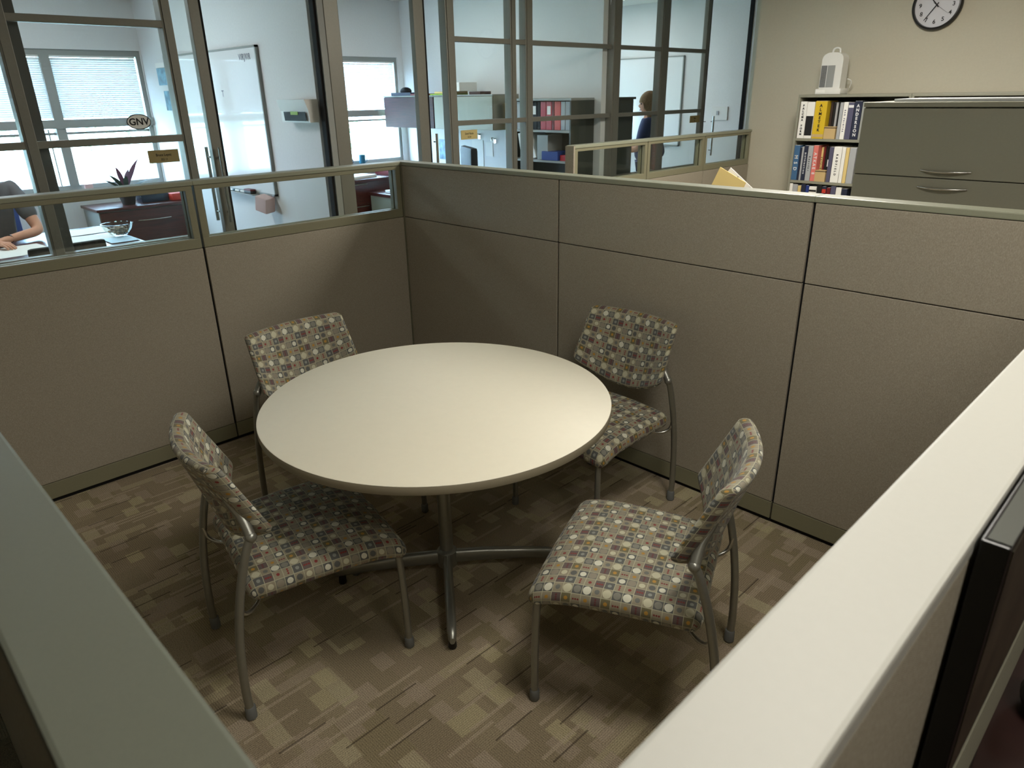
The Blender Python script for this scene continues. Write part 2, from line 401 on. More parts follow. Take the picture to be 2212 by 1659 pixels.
# exterior wall with windows (upper band 1.55-2.13 and lower band .93-1.47), per office
def exterior():
    mb = MB()
    mb.box(EXT-.2, EXT, -6.35, 8, 0, .93); mb.box(EXT-.2, EXT, -6.35, 8, 2.15, CE)
    for a, b in ((-6.35, -2.9), (.19, .42), (3.22, 3.5), (5.95, 8)): mb.box(EXT-.2, EXT, a, b, .93, 2.15)
    return mb
struct(exterior(), 'wall_left', M['wall'])
WINS = [(-2.9, .19, [-1.9, -.63]), (.42, 3.22, [1.8]), (3.5, 5.95, [4.7])]
for k, (a, b, mul) in enumerate(WINS):
    w = sthing('window_%d' % (k+1), (EXT, (a+b)/2, .93))
    mb = MB()
    mb.box(EXT-.12, EXT-.02, a, b, .93, .98); mb.box(EXT-.12, EXT-.02, a, b, 2.10, 2.15); mb.box(EXT-.13, EXT+.01, a, b, 1.485, 1.56)
    mb.box(EXT-.10, EXT-.04, a, b, 1.43, 1.45)
    for y in [a+.02, b-.02]: mb.box(EXT-.12, EXT-.02, y-.02, y+.02, .98, 2.10)
    for y in mul: mb.box(EXT-.12, EXT-.0, y-.04, y+.04, .98, 2.10)
    for y in mul: mb.box(EXT-.08, EXT-.05, y-.10, y-.09, .98, 1.48)
    mb.build('window_frame', M['greyl'], w)
    MB().box(EXT-.078, EXT-.072, a+.02, b-.02, .98, 2.1).build('pane', M['glass'], w)
    MB().box(EXT-.02, EXT+.05, a, b, .90, .93, .004).build('window_sill', M['white'], w)
    # venetian blinds of the upper band, one per bay
    ys = [a+.04]+mul+[b-.04]
    for y0, y1 in zip(ys, ys[1:]):
        bl = MB(); tilt = 1.12 if k != 1 else .85
        z = 1.585
        while z < 2.08:
            c, s_ = math.cos(tilt)*.0115, math.sin(tilt)*.0115
            x = EXT-.035
            y_a, y_b = y0+.015, y1-.015
            vs = [bl.bm.verts.new(p) for p in ((x-c, y_a, z+s_), (x-c, y_b, z+s_), (x+c, y_b, z-s_), (x+c, y_a, z-s_))]
            bl.bm.faces.new(vs); z += .018
        o = bl.build('blind', M['blind'], w)
        MB().box(EXT-.05, EXT-.02, y0+.015, y1-.015, 2.085, 2.10).build('head_rail', M['white'], w)
# outdoors: lawn, hedge and trees
struct(MB().box(-60, EXT-.3, -40, 45, -.6, -.5), 'ground', M['lawn'])
def tree(x, y, z, r, h, label):
    t = thing('tree', label, 'tree', (x, y, -.5), group='trees outside the windows')
    MB().tube([(x, y, -.5), (x+.1, y, z)], [.16, .10], 8).build('trunk', M['brownd'], t)
    mb = MB(); rnd = random.Random(int(x*10+y*7))
    for i in range(900):
        u, v, w_ = rnd.gauss(0, .45), rnd.gauss(0, .45), rnd.gauss(0, .45)
        p = Vector((x+u*r, y+v*r, z+w_*h)); s_ = rnd.uniform(.05, .14)
        d1 = Vector((rnd.uniform(-1, 1), rnd.uniform(-1, 1), rnd.uniform(-1, 1))).normalized(); d2 = d1.orthogonal().normalized()
        mb.bm.faces.new([mb.bm.verts.new(p+q) for q in (d1*s_, d2*s_*.5, -d1*s_, -d2*s_*.5)])
    mb.build('foliage', M['foliage'], t)
lab = ['leafy tree beyond the left office window, farthest to the left', 'leafy tree beyond the left office window, just left of its mullion',
       'leafy tree beyond the left office window, above the long file cabinet', 'leafy tree beyond the middle office window, behind the mugs',
       'leafy tree beyond the middle office window, next to its right wall']
for (x, y, z, r, h), l_ in zip([(-14, -5.2, 1.9, 1.3, 1.0), (-13, -.6, 2.0, 1.3, 1.0), (-13.5, 3.4, 1.9, 1.3, 1.0), (-13, 7.2, .9, .7, .7), (-12, 10.6, 1.0, .8, .8)], lab):
    tree(x, y, z, r, h, l_)

# office side walls (white), between the exterior wall and the glass front
struct(MB().box(EXT, GX-.09, .20, .31, 0, CE), 'wall_office', M['wall'])
struct(MB().box(EXT, GX-.05, 3.30, 3.41, 0, CE), 'wall_office', M['wall'])
struct(MB().box(EXT, GX+.05, 6.03, 6.18, 0, CE), 'wall_office', M['wall'])
struct(MB().box(EXT, GX+.05, -4.1, -4.0, 0, CE), 'wall_office', M['wall'])
struct(MB().box(GX+.05, 8.35, 6.03, 6.18, 0, CE), 'wall_end', M['beige'])
# the glass front: posts, transoms, panes
def front_section(name, y0, y1, posts, trans=True, panes=True, lowpanel=False, darkp=()):
    s_ = sthing(name, (GX, (y0+y1)/2, 0))
    for a, b in posts:
        mb = MB(); mb.box(GX-.05, GX+.03, a, b, 0, CE, .004); mb.box(GX+.03, GX+.036, a+.012, b-.012, 0, CE)
        mb.build('post', M['alu'], s_)
    for a, b, x in darkp:
        MB().box(x-.03, x+.02, a, b, 0, CE, .003).build('post', M['alud'], s_)
    if trans:
        for z in (.30, .905, 1.50, 2.11): MB().box(GX-.025, GX+.028, y0, y1, z-.019, z+.019, .003).build('transom', M['alu'], s_)
    MB().box(GX-.04, GX+.03, y0, y1, 0, .05).build('sill_rail', M['alu'], s_)
    if panes: MB().box(GX-.004, GX+.004, y0, y1, .05, CE).build('pane', M['glass'], s_)
    return s_
front_section('window_4', -3.95, -.745, [(-3.95, -3.89), (-1.622, -1.562), (-.803, -.743)], darkp=[(-1.545, -1.492, GX-.09)])
front_section('window_5', 1.38, 3.34, [(1.296, 1.381), (1.985, 2.05), (2.165, 2.25), (3.37, 3.483)])
front_section('window_6', 3.48, 5.03, [(4.16, 4.294)])
def jamb(n, y0):   # fixed jamb beside each office door: dark seam, pale strip, grey post
    j = sthing('trim_%d' % n, (GX, y0, 0))
    MB().box(GX-.03, GX+.02, y0-.012, y0+.006, 0, CE).build('seal', M['seam'], j)
    MB().box(GX-.06, GX+.035, y0+.006, y0+.052, 0, CE).build('strip', M['greyl'], j)
    return j
j1 = jamb(1, .197); MB().box(GX-.08, GX+.04, .249, .36, 0, CE, .004).build('post', M['alu'], j1)
j3 = jamb(3, 6.03)
def pull(door, y, z0, z1, x, xs):
    p = MB().tube([(x, y, z0), (x, y, z1)], .011, 10); 
    for z in (z0+.06, z1-.06): p.tube([(x, y, z), (xs, y, z)], .006, 8)
    return p.build('door_handle', M['chrome'], door, True)
def slide_door(n, ya, yb, stile_first, hy, z0=.98, z1=1.435):
    d = sthing('door_%d' % n, (GX, (ya+yb)/2, 0))
    st = ya if stile_first else yb-.09
    sw = .062 if n != 2 else .09
    MB().box(GX-.03, GX+.02, st, st+sw, 0, CE-.02, .004).build('stile', M['alu'], d)
    MB().box(GX-.03, GX+.02, st+sw, ya+.02 if False else st+sw+.012, 0, CE-.02).build('seal', M['seam'], d)
    pull(d, hy, z0, z1, GX+.055, GX+.02); pull(d, hy+(-.03), z0, z1, GX-.075, GX-.03)
    return d
d1 = slide_door(1, -.632, .197, True, -.600)
MB().lathe([(.012, 0), (.014, .004), (.006, .008)], (GX+.02, -.60, .86), 12, Matrix.Rotation(PI/2, 3, 'Y')).build('lock', M['chrome'], d1)
slide_door(2, 1.004, 1.9, True, 1.13, 1.0)
slide_door(3, 5.03, 6.03, True, 5.26, 1.0)
MB().box(GX-.004, GX+.002, -.745, -.632, .05, CE).build('pane', M['glass'], d1)

# stickers and name signs on the glass
st = thing('oval_sticker', 'white oval sticker reading GNV on the left office glass', 'sticker', (GX+.006, -1.025, 1.598))
MB().lathe([(.5, 0), (.5, .0012)], (GX+.0055, -1.025, 1.598), 40, Matrix(((0, 0, 1), (.134, 0, 0), (0, .084, 0)))).build('rim', M['ink'], st)
MB().lathe([(.5, 0), (.5, .0012)], (GX+.0065, -1.025, 1.598), 40, Matrix(((0, 0, 1), (.124, 0, 0), (0, .075, 0)))).build('face', M['paper'], st)
text('lettering', 'GNV', .052, (GX+.0082, -1.025, 1.597), FACE_X, M['ink'], st, bold=.001)
def sign(y0, y1, z0, z1, m_, l1, l2, label):
    t = thing('name_sign', label, 'sign', (GX+.01, (y0+y1)/2, z0))
    MB().box(GX+.0045, GX+.008, y0, y1, z0, z1).build('plate', m_, t)
    text('lettering', l1, .022, (GX+.0085, (y0+y1)/2, (z0+z1)/2+.008), FACE_X, M['ink'], t, sx=.8)
    text('lettering', l2, .018, (GX+.0085, (y0+y1)/2, (z0+z1)/2-.018), FACE_X, M['ink'], t, sx=.8)
sign(-1.012, -.836, 1.366, 1.438, M['sign'], 'Bruce Lopez', '352 11', 'dark tan name sign on the left office glass under the oval sticker')
sign(1.425, 1.602, 1.372, 1.444, M['signl'], 'David Martin', '352 01', 'pale tan name sign on the middle office glass')
sign(4.83, 5.03, 1.376, 1.450, M['sign'], 'Office', '313', 'brown name sign on the right office glass near its door')

# ------------------------------------------------------------------ ceiling lamps
def lamp(x, y, label, power, col=WARM, sx=.58, sy=1.18):
    t = thing('ceiling_light', label, 'ceiling light', (x, y, CE-.03), group='recessed ceiling lights')
    MB().box(x-sx/2-.015, x+sx/2+.015, y-sy/2-.015, y+sy/2+.015, CE-.02, CE-.001).build('frame', M['white'], t)
    MB().box(x-sx/2, x+sx/2, y-sy/2, y+sy/2, CE-.026, CE-.0205).build('diffuser', M['diffuser'], t)
    area('lamp_light', x, y, CE-.03, sx, sy, power, col)
lamp(3.15, -1.25, 'recessed ceiling light over the right foreground panel', 28, sx=.58, sy=.58)
lamp(4.35, -2.1, 'added fill light over the neighbouring desk', 15, sx=.58, sy=.58)  # added fill lamp, brightens the outer face of the white capped panels
lamp(1.6, 1.75, 'recessed ceiling light over the aisle behind the cubicle', 94)
lamp(4.3, 2.9, 'recessed ceiling light over the aisle by the beige wall', 14)
lamp(-2.7, -1.6, 'recessed ceiling light in the left office', 34, COOL)
lamp(-2.7, 1.8, 'recessed ceiling light in the middle office', 15, COOL)
lamp(-2.7, 4.7, 'added fill light in the right office', 20, COOL)  # added fill lamp, lifts the dark walls of this office

# ------------------------------------------------------------------ cubicle panels
def panel(axis, a, b, f0, f1, label, glazed=False, cap=None, group=None, name='cubicle_panel', inner=+1, endcap=()):
    """axis 'x' or 'y' = run direction; f0..f1 the faces across; z to H. inner: side (+1 = f1 side) of the detail"""
    cap = cap or M['cap']
    def bx(mb, r0, r1, c0, c1, z0, z1, bev=0.):
        if axis == 'x': mb.box(r0, r1, c0, c1, z0, z1, bev)
        else: mb.box(c0, c1, r0, r1, z0, z1, bev)
        return mb
    mid = (a+b)/2; cm = (f0+f1)/2
    loc = (mid, cm, 0) if axis == 'x' else (cm, mid, 0)
    t = thing(name, label, 'partition', loc, group)
    g = .0055
    zt = H-.022
    core = MB()
    if glazed:
        bx(core, a+.001, b-.001, f0+.012, f1-.012, .0, H2)
    else: bx(core, a+.001, b-.001, f0+.012, f1-.012, .0, zt)
    core.build('frame', M['seam'], t)
    sides = ((f0, f0+.014), (f1-.014, f1))
    for c0, c1 in sides:
        bx(MB(), a+g, b-g, c0, c1, H3+.003, H2-.002, .0022).build('fabric_tile', M['fabric'], t)
        bx(MB(), a+g*.6, b-g*.6, c0, c1, .020, H3, .0022).build('base_raceway', M['trim'], t)
        if not glazed: bx(MB(), a+g, b-g, c0, c1, H2+.002, zt-.002, .0022).build('fabric_tile', M['fabric'], t)
    bx(MB(), a, b, f0-.001, f1+.001, zt, H, .004).build('top_cap', cap, t)
    if glazed:
        w = .038; fr = MB()
        for c0, c1 in ((f0+.004, f0+.034), (f1-.034, f1-.004)):
            bx(fr, a+g, b-g, c0, c1, zt-.022, zt, .003); bx(fr, a+g, b-g, c0, c1, H2, H2+.048, .003)
            bx(fr, a+g, a+w, c0, c1, H2+.046, zt-.02, .003); bx(fr, b-w, b-g, c0, c1, H2+.046, zt-.02, .003)
        fr.build('glazing_frame', M['trim'], t)
        bx(MB(), a+.03, b-.03, cm-.003, cm+.003, H2+.03, zt-.01).build('pane', M['glass2'], t)
    return t
panel('x', 0, 1.2257, 0, TH, 'fabric cubicle panel behind the table, at the glazed corner')
panel('x', 1.2257, 2.44, 0, TH, 'fabric cubicle panel behind the right-hand chair at the back')
panel('x', 2.44, 3.34, 0, TH, 'fabric cubicle panel at the far right, below the grey file cabinet')
panel('y', -1.2115, 0, -TH, 0, 'fabric cubicle panel with glass strip, next to the corner', True)
pl = panel('y', -2.478, -1.2115, -TH, 0, 'fabric cubicle panel with glass strip, at the left edge of the photo', True)
MB().box(0, .0025, -2.30, -2.255, .055, .088).build('outlet_knockout', M['black'], pl)
pc = MB().box(-TH, 0, 0, TH, 0, H, .003).build('corner_post', M['trim'])
tag(pc, 'tall corner post joining the glazed panels and the back panels', 'post')
for a, b, l_ in ((0, 1.2, 'foreground cubicle panel with shade-darkened cap, far portion of the left run'), (1.2, 2.42, 'foreground cubicle panel with shade-darkened cap, close to the camera'), (2.42, 3.3415, 'foreground cubicle panel meeting the white capped run')):
    panel('x', a, b, -2.5575, -2.4778, l_, cap=M['cap_shade'])
for a, b, l_ in ((-.87, 0, 'white capped cubicle panel in the right foreground, far end'), (-2.5575, -.87, 'white capped cubicle panel in the right foreground, beside the monitor')):
    panel('y', a, b, 3.3415, 3.4219, l_, cap=M['capw'])
# the next cubicle's glazed run, ending at the beige wall
nx = -.025
for a, b, l_ in ((1.545, 2.46, 'low glazed partition behind the cubicle, dark end nearest us'), (2.46, 3.33, 'low glazed partition behind the cubicle, middle bay'), (3.33, 4.165, 'low glazed partition behind the cubicle, bay touching the beige wall')):
    panel('y', a, b, nx-.04, nx+.04, l_, True)
ep = MB().box(nx-.04, nx+.04, 1.53, 1.545, 0, H-.004).build('end_cover', M['fabric'])
tag(ep, 'narrow fabric end cover closing the low glazed partition', 'partition')

# ------------------------------------------------------------------ round table
TX, TY = 1.7138, -1.1747
tb = thing('round_table', 'large round white table on a four-legged steel pedestal', 'table', (TX, TY, 0))
MB().lathe([(.592, .706), (.599, .7085), (.6, .711), (.6, .7325), (.5985, .7345), (.2, .7350)], (TX, TY, 0), 128).build('edge_band', M['edge'], tb, True)
MB().lathe([(.5975, .7345), (.599, .7355), (.5965, .737)], (TX, TY, 0), 128).build('tabletop', M['tabletop'], tb, True)
MB().lathe([(.025, .10), (.025, .69)], (TX, TY, 0), 28).build('column', M['silver'], tb, True)
MB().lathe([(.14, .690), (.14, .705)], (TX, TY, 0), 28).build('mounting_plate', M['blackm'], tb)
MB().lathe([(.036, .045), (.038, .06), (.038, .108), (.026, .118)], (TX, TY, 0), 28).build('hub', M['silver'], tb, True)
for k, ang in enumerate([-38, -128, 52, 142]):
    a = math.radians(ang); d = Vector((math.cos(a), math.sin(a), 0)); n = Vector((-d.y, d.x, 0)); o = Vector((TX, TY, 0))
    mb = MB(); L = .425; rings = []
    for t, zc, hh, ww in ((.02, .080, .028, .017), (.15, .078, .026, .017), (.30, .068, .023, .017), (.385, .058, .022, .0165), (.412, .052, .020, .014), (L, .046, .012, .008)):
        ring = []
        for j in range(16):
            q = 2*PI*j/16; cx = math.copysign(abs(math.cos(q))**.7, math.cos(q)); cz = math.copysign(abs(math.sin(q))**.7, math.sin(q))
            ring.append(mb.bm.verts.new(o+d*t+n*ww*cx+Vector((0, 0, zc+hh*cz))))
        rings.append(ring)
    for A, B in zip(rings, rings[1:]):
        for j in range(16): mb.bm.faces.new((A[j], A[(j+1) % 16], B[(j+1) % 16], B[j]))
    mb.bm.faces.new(rings[0]); mb.bm.faces.new(rings[-1])
    arm = mb.build('leg', M['silver'], tb, True)
    MB().lathe([(.013, 0), (.015, .006), (.012, .04)], o+d*.400, 16).build('glide', M['black'], arm, True)

# ------------------------------------------------------------------ patterned chairs
def cushion(ha, hb, r, deform, na=28, nb=24, K=8):
    """padded sheet: inner rectangle ha x hb, rolled edge of radius r; deform((a,b,t)) -> xyz; UVs run on over the edge"""
    bm = bmesh.new(); uvl = bm.loops.layers.uv.new('UVMap'); uvd = {}
    def V(q, dirn=None, s_=0.):
        h = r*math.sin(s_/r) if s_ else 0.; t = r*(1-math.cos(s_/r)) if s_ else 0.
        p = (q[0]+(dirn[0]*h if dirn else 0), q[1]+(dirn[1]*h if dirn else 0), t)
        v = bm.verts.new(deform(*p)); uvd[v] = (q[0]+(dirn[0]*s_ if dirn else 0), q[1]+(dirn[1]*s_ if dirn else 0)); return v
    G = [[V((-ha+2*ha*i/na, -hb+2*hb*j/nb)) for j in range(nb+1)] for i in range(na+1)]
    for i in range(na):
        for j in range(nb): bm.faces.new((G[i][j], G[i+1][j], G[i+1][j+1], G[i][j+1]))
    loop = []   # (vertex, q, dir)
    def qq(i, j): return (-ha+2*ha*i/na, -hb+2*hb*j/nb)
    for j in range(nb+1): loop.append((G[na][j], qq(na, j), (1, 0)))
    def corner(i, j, a0):
        for k in range(1, 6):
            a = a0+PI/2*k/6; loop.append((G[i][j], qq(i, j), (math.cos(a), math.sin(a))))
    corner(na, nb, 0)
    for i in range(na, -1, -1): loop.append((G[i][nb], qq(i, nb), (0, 1)))
    corner(0, nb, PI/2)
    for j in range(nb, -1, -1): loop.append((G[0][j], qq(0, j), (-1, 0)))
    corner(0, 0, PI)
    for i in range(na+1): loop.append((G[i][0], qq(i, 0), (0, -1)))
    corner(na, 0, 3*PI/2)
    prev = [l[0] for l in loop]; n = len(loop)
    for k in range(1, K+1):
        s_ = PI*r*k/K; cur = [V(l[1], l[2], s_) for l in loop]
        for i in range(n):
            a, b, c, d = prev[i], prev[(i+1) % n], cur[(i+1) % n], cur[i]
            vs = [a, d, c] if a is b else [a, b, c, d]
            try: bm.faces.new(vs)
            except ValueError: pass
        prev = cur
    cen = bm.verts.new(deform(0, 0, 2*r)); uvd[cen] = (0, 0)
    for i in range(n):
        try: bm.faces.new((prev[i], prev[(i+1) % n], cen))
        except ValueError: pass
    for f_ in bm.faces:
        for lo in f_.loops: lo[uvl].uv = uvd[lo.vert]
    mb = MB(); mb.bm.free(); mb.bm = bm
    return mb
def seat_d(a, b, t):      # a forward, b left
    x = .035+a; y = b*(1+.05*(a/.2))
    z = .460 - .012*(b/.22)**2 + .010*(1-(a/.22)**2)
    if a > .10: z -= 1.15*(a-.10)**2
    if a < -.12: z += .45*(a+.12)**2
    return (x, y, z-t)
def back_d(a, b, t):      # a lateral (left), b up -.13..+.13
    q = (b+.155)/.31                     # 0 bottom .. 1 top
    zb = .512+.090*(a/.235)**2; zt = .832
    z = zb+(zt-zb)*q
    y = a*(1.02-.05*q)
    x = -.155-.105*q - .03*math.sin(PI*q)*0 + (.062-.012*q)*(a/.235)**2
    return (x - t, y, z)
def make_chair():
    root = thing('guest_chair', '-', 'chair', (0, 0, 0), group='patterned guest chairs around the table')
    cushion(.208, .220, .033, seat_d).build('seat', M['dots'], root, True)
    bk = cushion(.212, .130, .021, lambda a, b, t: back_d(a, b, t)).build('backrest', M['dots'], root, True)
    for s_ in (-1, 1):
        fl = MB().tube([(.235, s_*.215, .415), (.252, s_*.228, .36), (.258, s_*.233, .2), (.26, s_*.235, .012)], .0115, 14, 6).build('leg', M['silver'], root, True)
        MB().lathe([(.013, 0), (.0155, .004), (.0150, .036), (.012, .040)], (.26, s_*.235, 0), 16).build('glide', M['glide'], fl, True)
        rl = MB().tube([(-.26, s_*.235, .012), (-.262, s_*.236, .12), (-.252, s_*.237, .28), (-.228, s_*.238, .43), (-.196, s_*.238, .55), (-.176, s_*.238, .600)], .0125, 14, 6).build('leg', M['silver'], root, True)
        MB().lathe([(.013, 0), (.0165, .004), (.0160, .042), (.013, .046)], (-.26, s_*.235, 0), 16).build('glide', M['glide'], rl, True)
        mb = MB().sphere((-.172, s_*.238, .605), .0165, 16)
        mb.tube([(-.172, s_*.238, .605), (-.180, s_*.205, .650), (-.205, s_*.165, .70)], [.015, .014, .012], 14, 5)
        mb.build('back_joint', M['silver'], root, True)
        MB().tube([(-.236, s_*.232, .405), (-.226, s_*.226, .365), (-.200, s_*.205, .348), (-.165, s_*.17, .355), (-.13, s_*.13, .392)], .0065, 10, 6).build('seat_bracket', M['chrome'], root, True)
        MB().tube([(.235, s_*.20, .398), (.02, s_*.19, .388), (-.15, s_*.17, .385)], .010, 10, 4).build('seat_rail', M['blackm'], root, True)
    return root
CH = [(1.6395, -1.7265, 78.6, 'patterned guest chair in left foreground, seen from behind in the table shadow'),
      (2.524, -1.0715, -157.2, 'patterned guest chair in right foreground with its whole seat showing'),
      (1.790, -.385, -91.4, 'patterned guest chair behind the table at right, beneath the panel seam'),
      (1.05, -1.205, 2.0, 'patterned guest chair behind the table at left, seat hidden by the tabletop')]
proto = make_chair()
for i, (x, y, a, l_) in enumerate(CH):
    o = proto if i == 0 else copy_tree(proto)
    o.location = (x, y, 0); o.rotation_euler = (0, 0, math.radians(a)); o['label'] = l_

# ------------------------------------------------------------------ beige wall: clock, shelves, heater, file cabinet
WY = BW
def clock():
    cx, cz, r = 1.455, 2.295, .178; y = WY
    t = thing('wall_clock', 'round black-rimmed wall clock high on the beige wall', 'clock', (cx, y, cz))
    Ry = Matrix(((1, 0, 0), (0, 0, -1), (0, 1, 0)))
    MB().lathe([(r-.03, 0), (r, 0), (r, .030), (r-.008, .044), (r-.018, .046), (r-.022, .03), (r-.022, .02)], (cx, y-.001, cz), 64, Ry).build('rim', M['black'], t, True)
    MB().lathe([(.001, .022), (r-.02, .022), (r-.02, .024)], (cx, y, cz), 64, Ry, ).build('face', M['clockf'], t)
    for k in range(1, 13):
        a = PI/2-2*PI*k/12; rr = .118
        text('numeral', str(k), .042, (cx+rr*math.cos(a), y-.0252, cz+rr*math.sin(a)), FACE_NY, M['ink'], t, bold=.0006)
    def hand(deg, l_, w, z, back=.02, nm='hand'):
        a = PI/2-math.radians(deg); d = Vector((math.cos(a), 0, math.sin(a))); n = Vector((-math.sin(a), 0, math.cos(a)))
        mb = MB(); c = Vector((cx, y-z, cz)); 
        P = [c-d*back-n*w, c+d*l_-n*w*.5, c+d*l_+n*w*.5, c-d*back+n*w]
        A = [mb.bm.verts.new(p) for p in P]; B = [mb.bm.verts.new(p+Vector((0, -.0015, 0))) for p in P]
        mb.bm.faces.new(A); mb.bm.faces.new(B[::-1])
        for i in range(4): mb.bm.faces.new((A[i], B[i], B[(i+1) % 4], A[(i+1) % 4]))
        mb.build(nm, M['ink'], t)
    hand(318, .085, .005, .028, nm='hour_hand'); hand(216, .128, .004, .031, nm='minute_hand'); hand(125, .11, .001, .034, .03, nm='second_hand')
clock()

def bookcase(name, x0, x1, y0, y1, z1, shelves, label, m_=None, side=None, cat='bookcase'):
    m_ = m_ or M['grey']
    t = thing(name, label, cat, ((x0+x1)/2, (y0+y1)/2, 0))
    MB().box(x0, x1, y0, y1, z1-.022, z1, .003).build('top', m_, t)
    for a in (x0, x1-.018): MB().box(a, a+.018, y0, y1, 0, z1-.022, .002).build('side_panel', side or m_, t)
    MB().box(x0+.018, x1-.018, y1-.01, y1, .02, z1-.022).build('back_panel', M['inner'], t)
    for z in shelves: MB().box(x0+.018, x1-.018, y0+.004, y1-.01, z-.022, z, .002).build('shelf', m_, t)
    return t
BX0, BY0, BY1 = .600, 3.80, 4.155
bookcase('bookcase', BX0, 1.50, BY0, BY1, 1.663, [.05, .33, .645, .960, 1.312], 'grey steel bookcase under the white heater, books on its shelves')
bookcase('bookcase', 1.502, 3.0, BY0, BY1, 1.663, [.05, .33, .645, .960, 1.312], 'grey steel bookcase mostly hidden behind the file cabinet')
# books: (x0, x1, height, material, lettering, ink, depth inset, description)
def book(x0, x1, h, z, m_, label, grp, txt=None, ink=None, inset=.012, cat='book', tsz=.8, bands=(), depth=.22, stacked=False):
    y0 = BY0+inset; x0, x1 = (.622+(v-.628)*.945 for v in (x0, x1))
    t = thing('book', label, cat, ((x0+x1)/2, y0, z), grp)
    MB().box(x0+.0008, x1-.0008, y0, y0+depth, z, z+h, .0025).build('cover', m_, t)
    MB().box(x0+.004, x1-.004, y0+.006, y0+depth+.001, z+h, z+h+.0008).build('page_block', M['paper'], t)
    for a, b, bm_ in bands: MB().box(x0+.002, x1-.002, y0-.0008, y0+.001, z+a*h, z+b*h).build('spine_band', bm_, t)
    if txt and stacked:
        n = len(txt); size = h*.86/n*1.02
        for i, ch in enumerate(txt):
            if ch != ' ': text('spine_letter', ch, min(size, (x1-x0)*tsz), ((x0+x1)/2, y0-.0012, z+h*(.93-.86*(i+.5)/n)), FACE_NY, ink, t, bold=.0012)
    elif txt:
        w = min((x1-x0)*tsz, .09)
        n = len(txt); size = w*1.0; nat = size*.62*n; sp_ = max(1., min(2.2, h*.74/nat))
        text('spine_text', txt, size, ((x0+x1)/2, y0-.0012, z+h*.5), SPINE_DOWN, ink, t, sx=min(1., h*.82/nat), bold=.0008, space=sp_)
    return t
g1, g2, g3 = 'books on the top shelf of the grey bookcase', 'books on the middle shelf of the grey bookcase', 'books on the lower shelf of the grey bookcase'
z = 1.312
book(.628, .690, .296, z, M['paper'], 'white book with small black capitals, leftmost on the top shelf', g1, 'PALCMA FORM', M['ink'], tsz=.38, stacked=True)
book(.692, .762, .292, z, M['paper'], 'white book with a large black block on its spine', g1, bands=((.08, .62, M['ink']),))
book(.765, .872, .300, z, M['yellow'], 'thick yellow book with black capitals ALMETEK', g1, 'ALMETEK ', M['ink'], tsz=.48, stacked=True, bands=((.04, .12, M['card']),))
for i, (a, b, h, m_, l_) in enumerate([(.876, .899, .290, M['brownd'], 'slim dark brown book right of the yellow one'), (.901, .922, .284, M['ink'], 'slim black book, second from the yellow one'), (.924, .944, .288, M['bgrey'], 'slim grey book, third from the yellow one'), (.946, .975, .290, M['blackm'], 'slim matte black book above the tan card box edge')]):
    book(a, b, h, z, m_, l_, g1, inset=.075, depth=.18)
book(.985, 1.014, .286, z, M['bgrey'], 'pale grey catalogue right of the upper card box', g1)
book(1.016, 1.056, .290, z, M['paper'], 'white catalogue with faint lettering right of the pale grey one', g1, 'BAR PRINTER', M['slate'], tsz=.4)
book(1.058, 1.106, .288, z, M['slate'], 'slate purple book next to the navy one', g1, bands=((.86, .93, M['whiteink']),))
book(1.109, 1.172, .298, z, M['navy'], 'navy book with white capitals ANDERSON', g1, 'ANDERSON', M['whiteink'], tsz=.75, stacked=True)
book(1.175, 1.23, .29, z, M['greyl'], 'grey book just behind the file cabinet edge, top shelf', g1)
def cardbox(x0, x1, z, h, label):
    x0, x1 = (.622+(v-.628)*.945 for v in (x0, x1))
    t = thing('card_box', label, 'box', ((x0+x1)/2, BY0+.02, z), 'small tan card boxes on the bookcase')
    MB().box(x0, x1, BY0+.004, BY0+.07, z, z+h, .002).build('body', M['card'], t)
    MB().box(x0-.001, x1+.001, BY0+.003, BY0+.071, z+h-.012, z+h-.006).build('lid_line', M['brownd'], t)
cardbox(.877, .977, z, .098, 'small tan card box on the top shelf in front of slim books')
z = .960
b2 = [(.622, .676, .292, M['steel'], 'steel blue book with big white lettering, leftmost on the middle shelf', 'MSD', M['whiteink'], .8),
      (.678, .694, .275, M['navy'], 'slim dark navy booklet beside the steel blue book', None, None, 0),
      (.696, .714, .282, M['bgrey'], 'slim grey booklet between two navy books', None, None, 0),
      (.716, .750, .292, M['navy'], 'navy book with small white lettering', 'DISTRIBUTION', M['whiteink'], .5),
      (.753, .800, .290, M['bgrey'], 'light grey book with a short black mark left of the coral one', 'Reactor', M['ink'], .4),
      (.803, .848, .296, M['coral'], 'coral red book with white lettering', 'ATKAE 8', M['whiteink'], .8)]
for a, b, h, m_, l_, tx, ik, ts in b2: book(a, b, h, z, m_, l_, g2, tx, ik, tsz=ts or .5)
for a, b, h, m_, l_, tx in [(.851, .870, .28, M['manila'], 'slim cream booklet above the lower tan card box', 'CATALOG'), (.872, .890, .288, M['reddk'], 'slim dark red booklet above the lower tan card box', None), (.892, .912, .285, M['blackm'], 'slim black booklet above the lower tan card box', None), (.914, .946, .29, M['ink'], 'black binder with a white oval tag', None)]:
    o = book(a, b, h, z, m_, l_, g2, tx, M['ink'], inset=.075, depth=.18, bands=((.42, .62, M['whiteink']),) if 'oval' in l_ else ())
book(.950, .985, .288, z, M['slate'], 'slate violet book right of the lower card box', g2)
book(.988, 1.060, .292, z, M['paper'], 'wide white binder with capitals RADFIELD', g2, 'RADFIELD', M['ink'], tsz=.33)
book(1.063, 1.094, .290, z, M['paper'], 'narrow white binder right of the lettered white one', g2)
book(1.096, 1.126, .288, z, M['manila'], 'cream book near the file cabinet, middle shelf', g2)
book(1.128, 1.185, .288, z, M['bgrey'], 'pale blue grey book cut off by the file cabinet', g2)
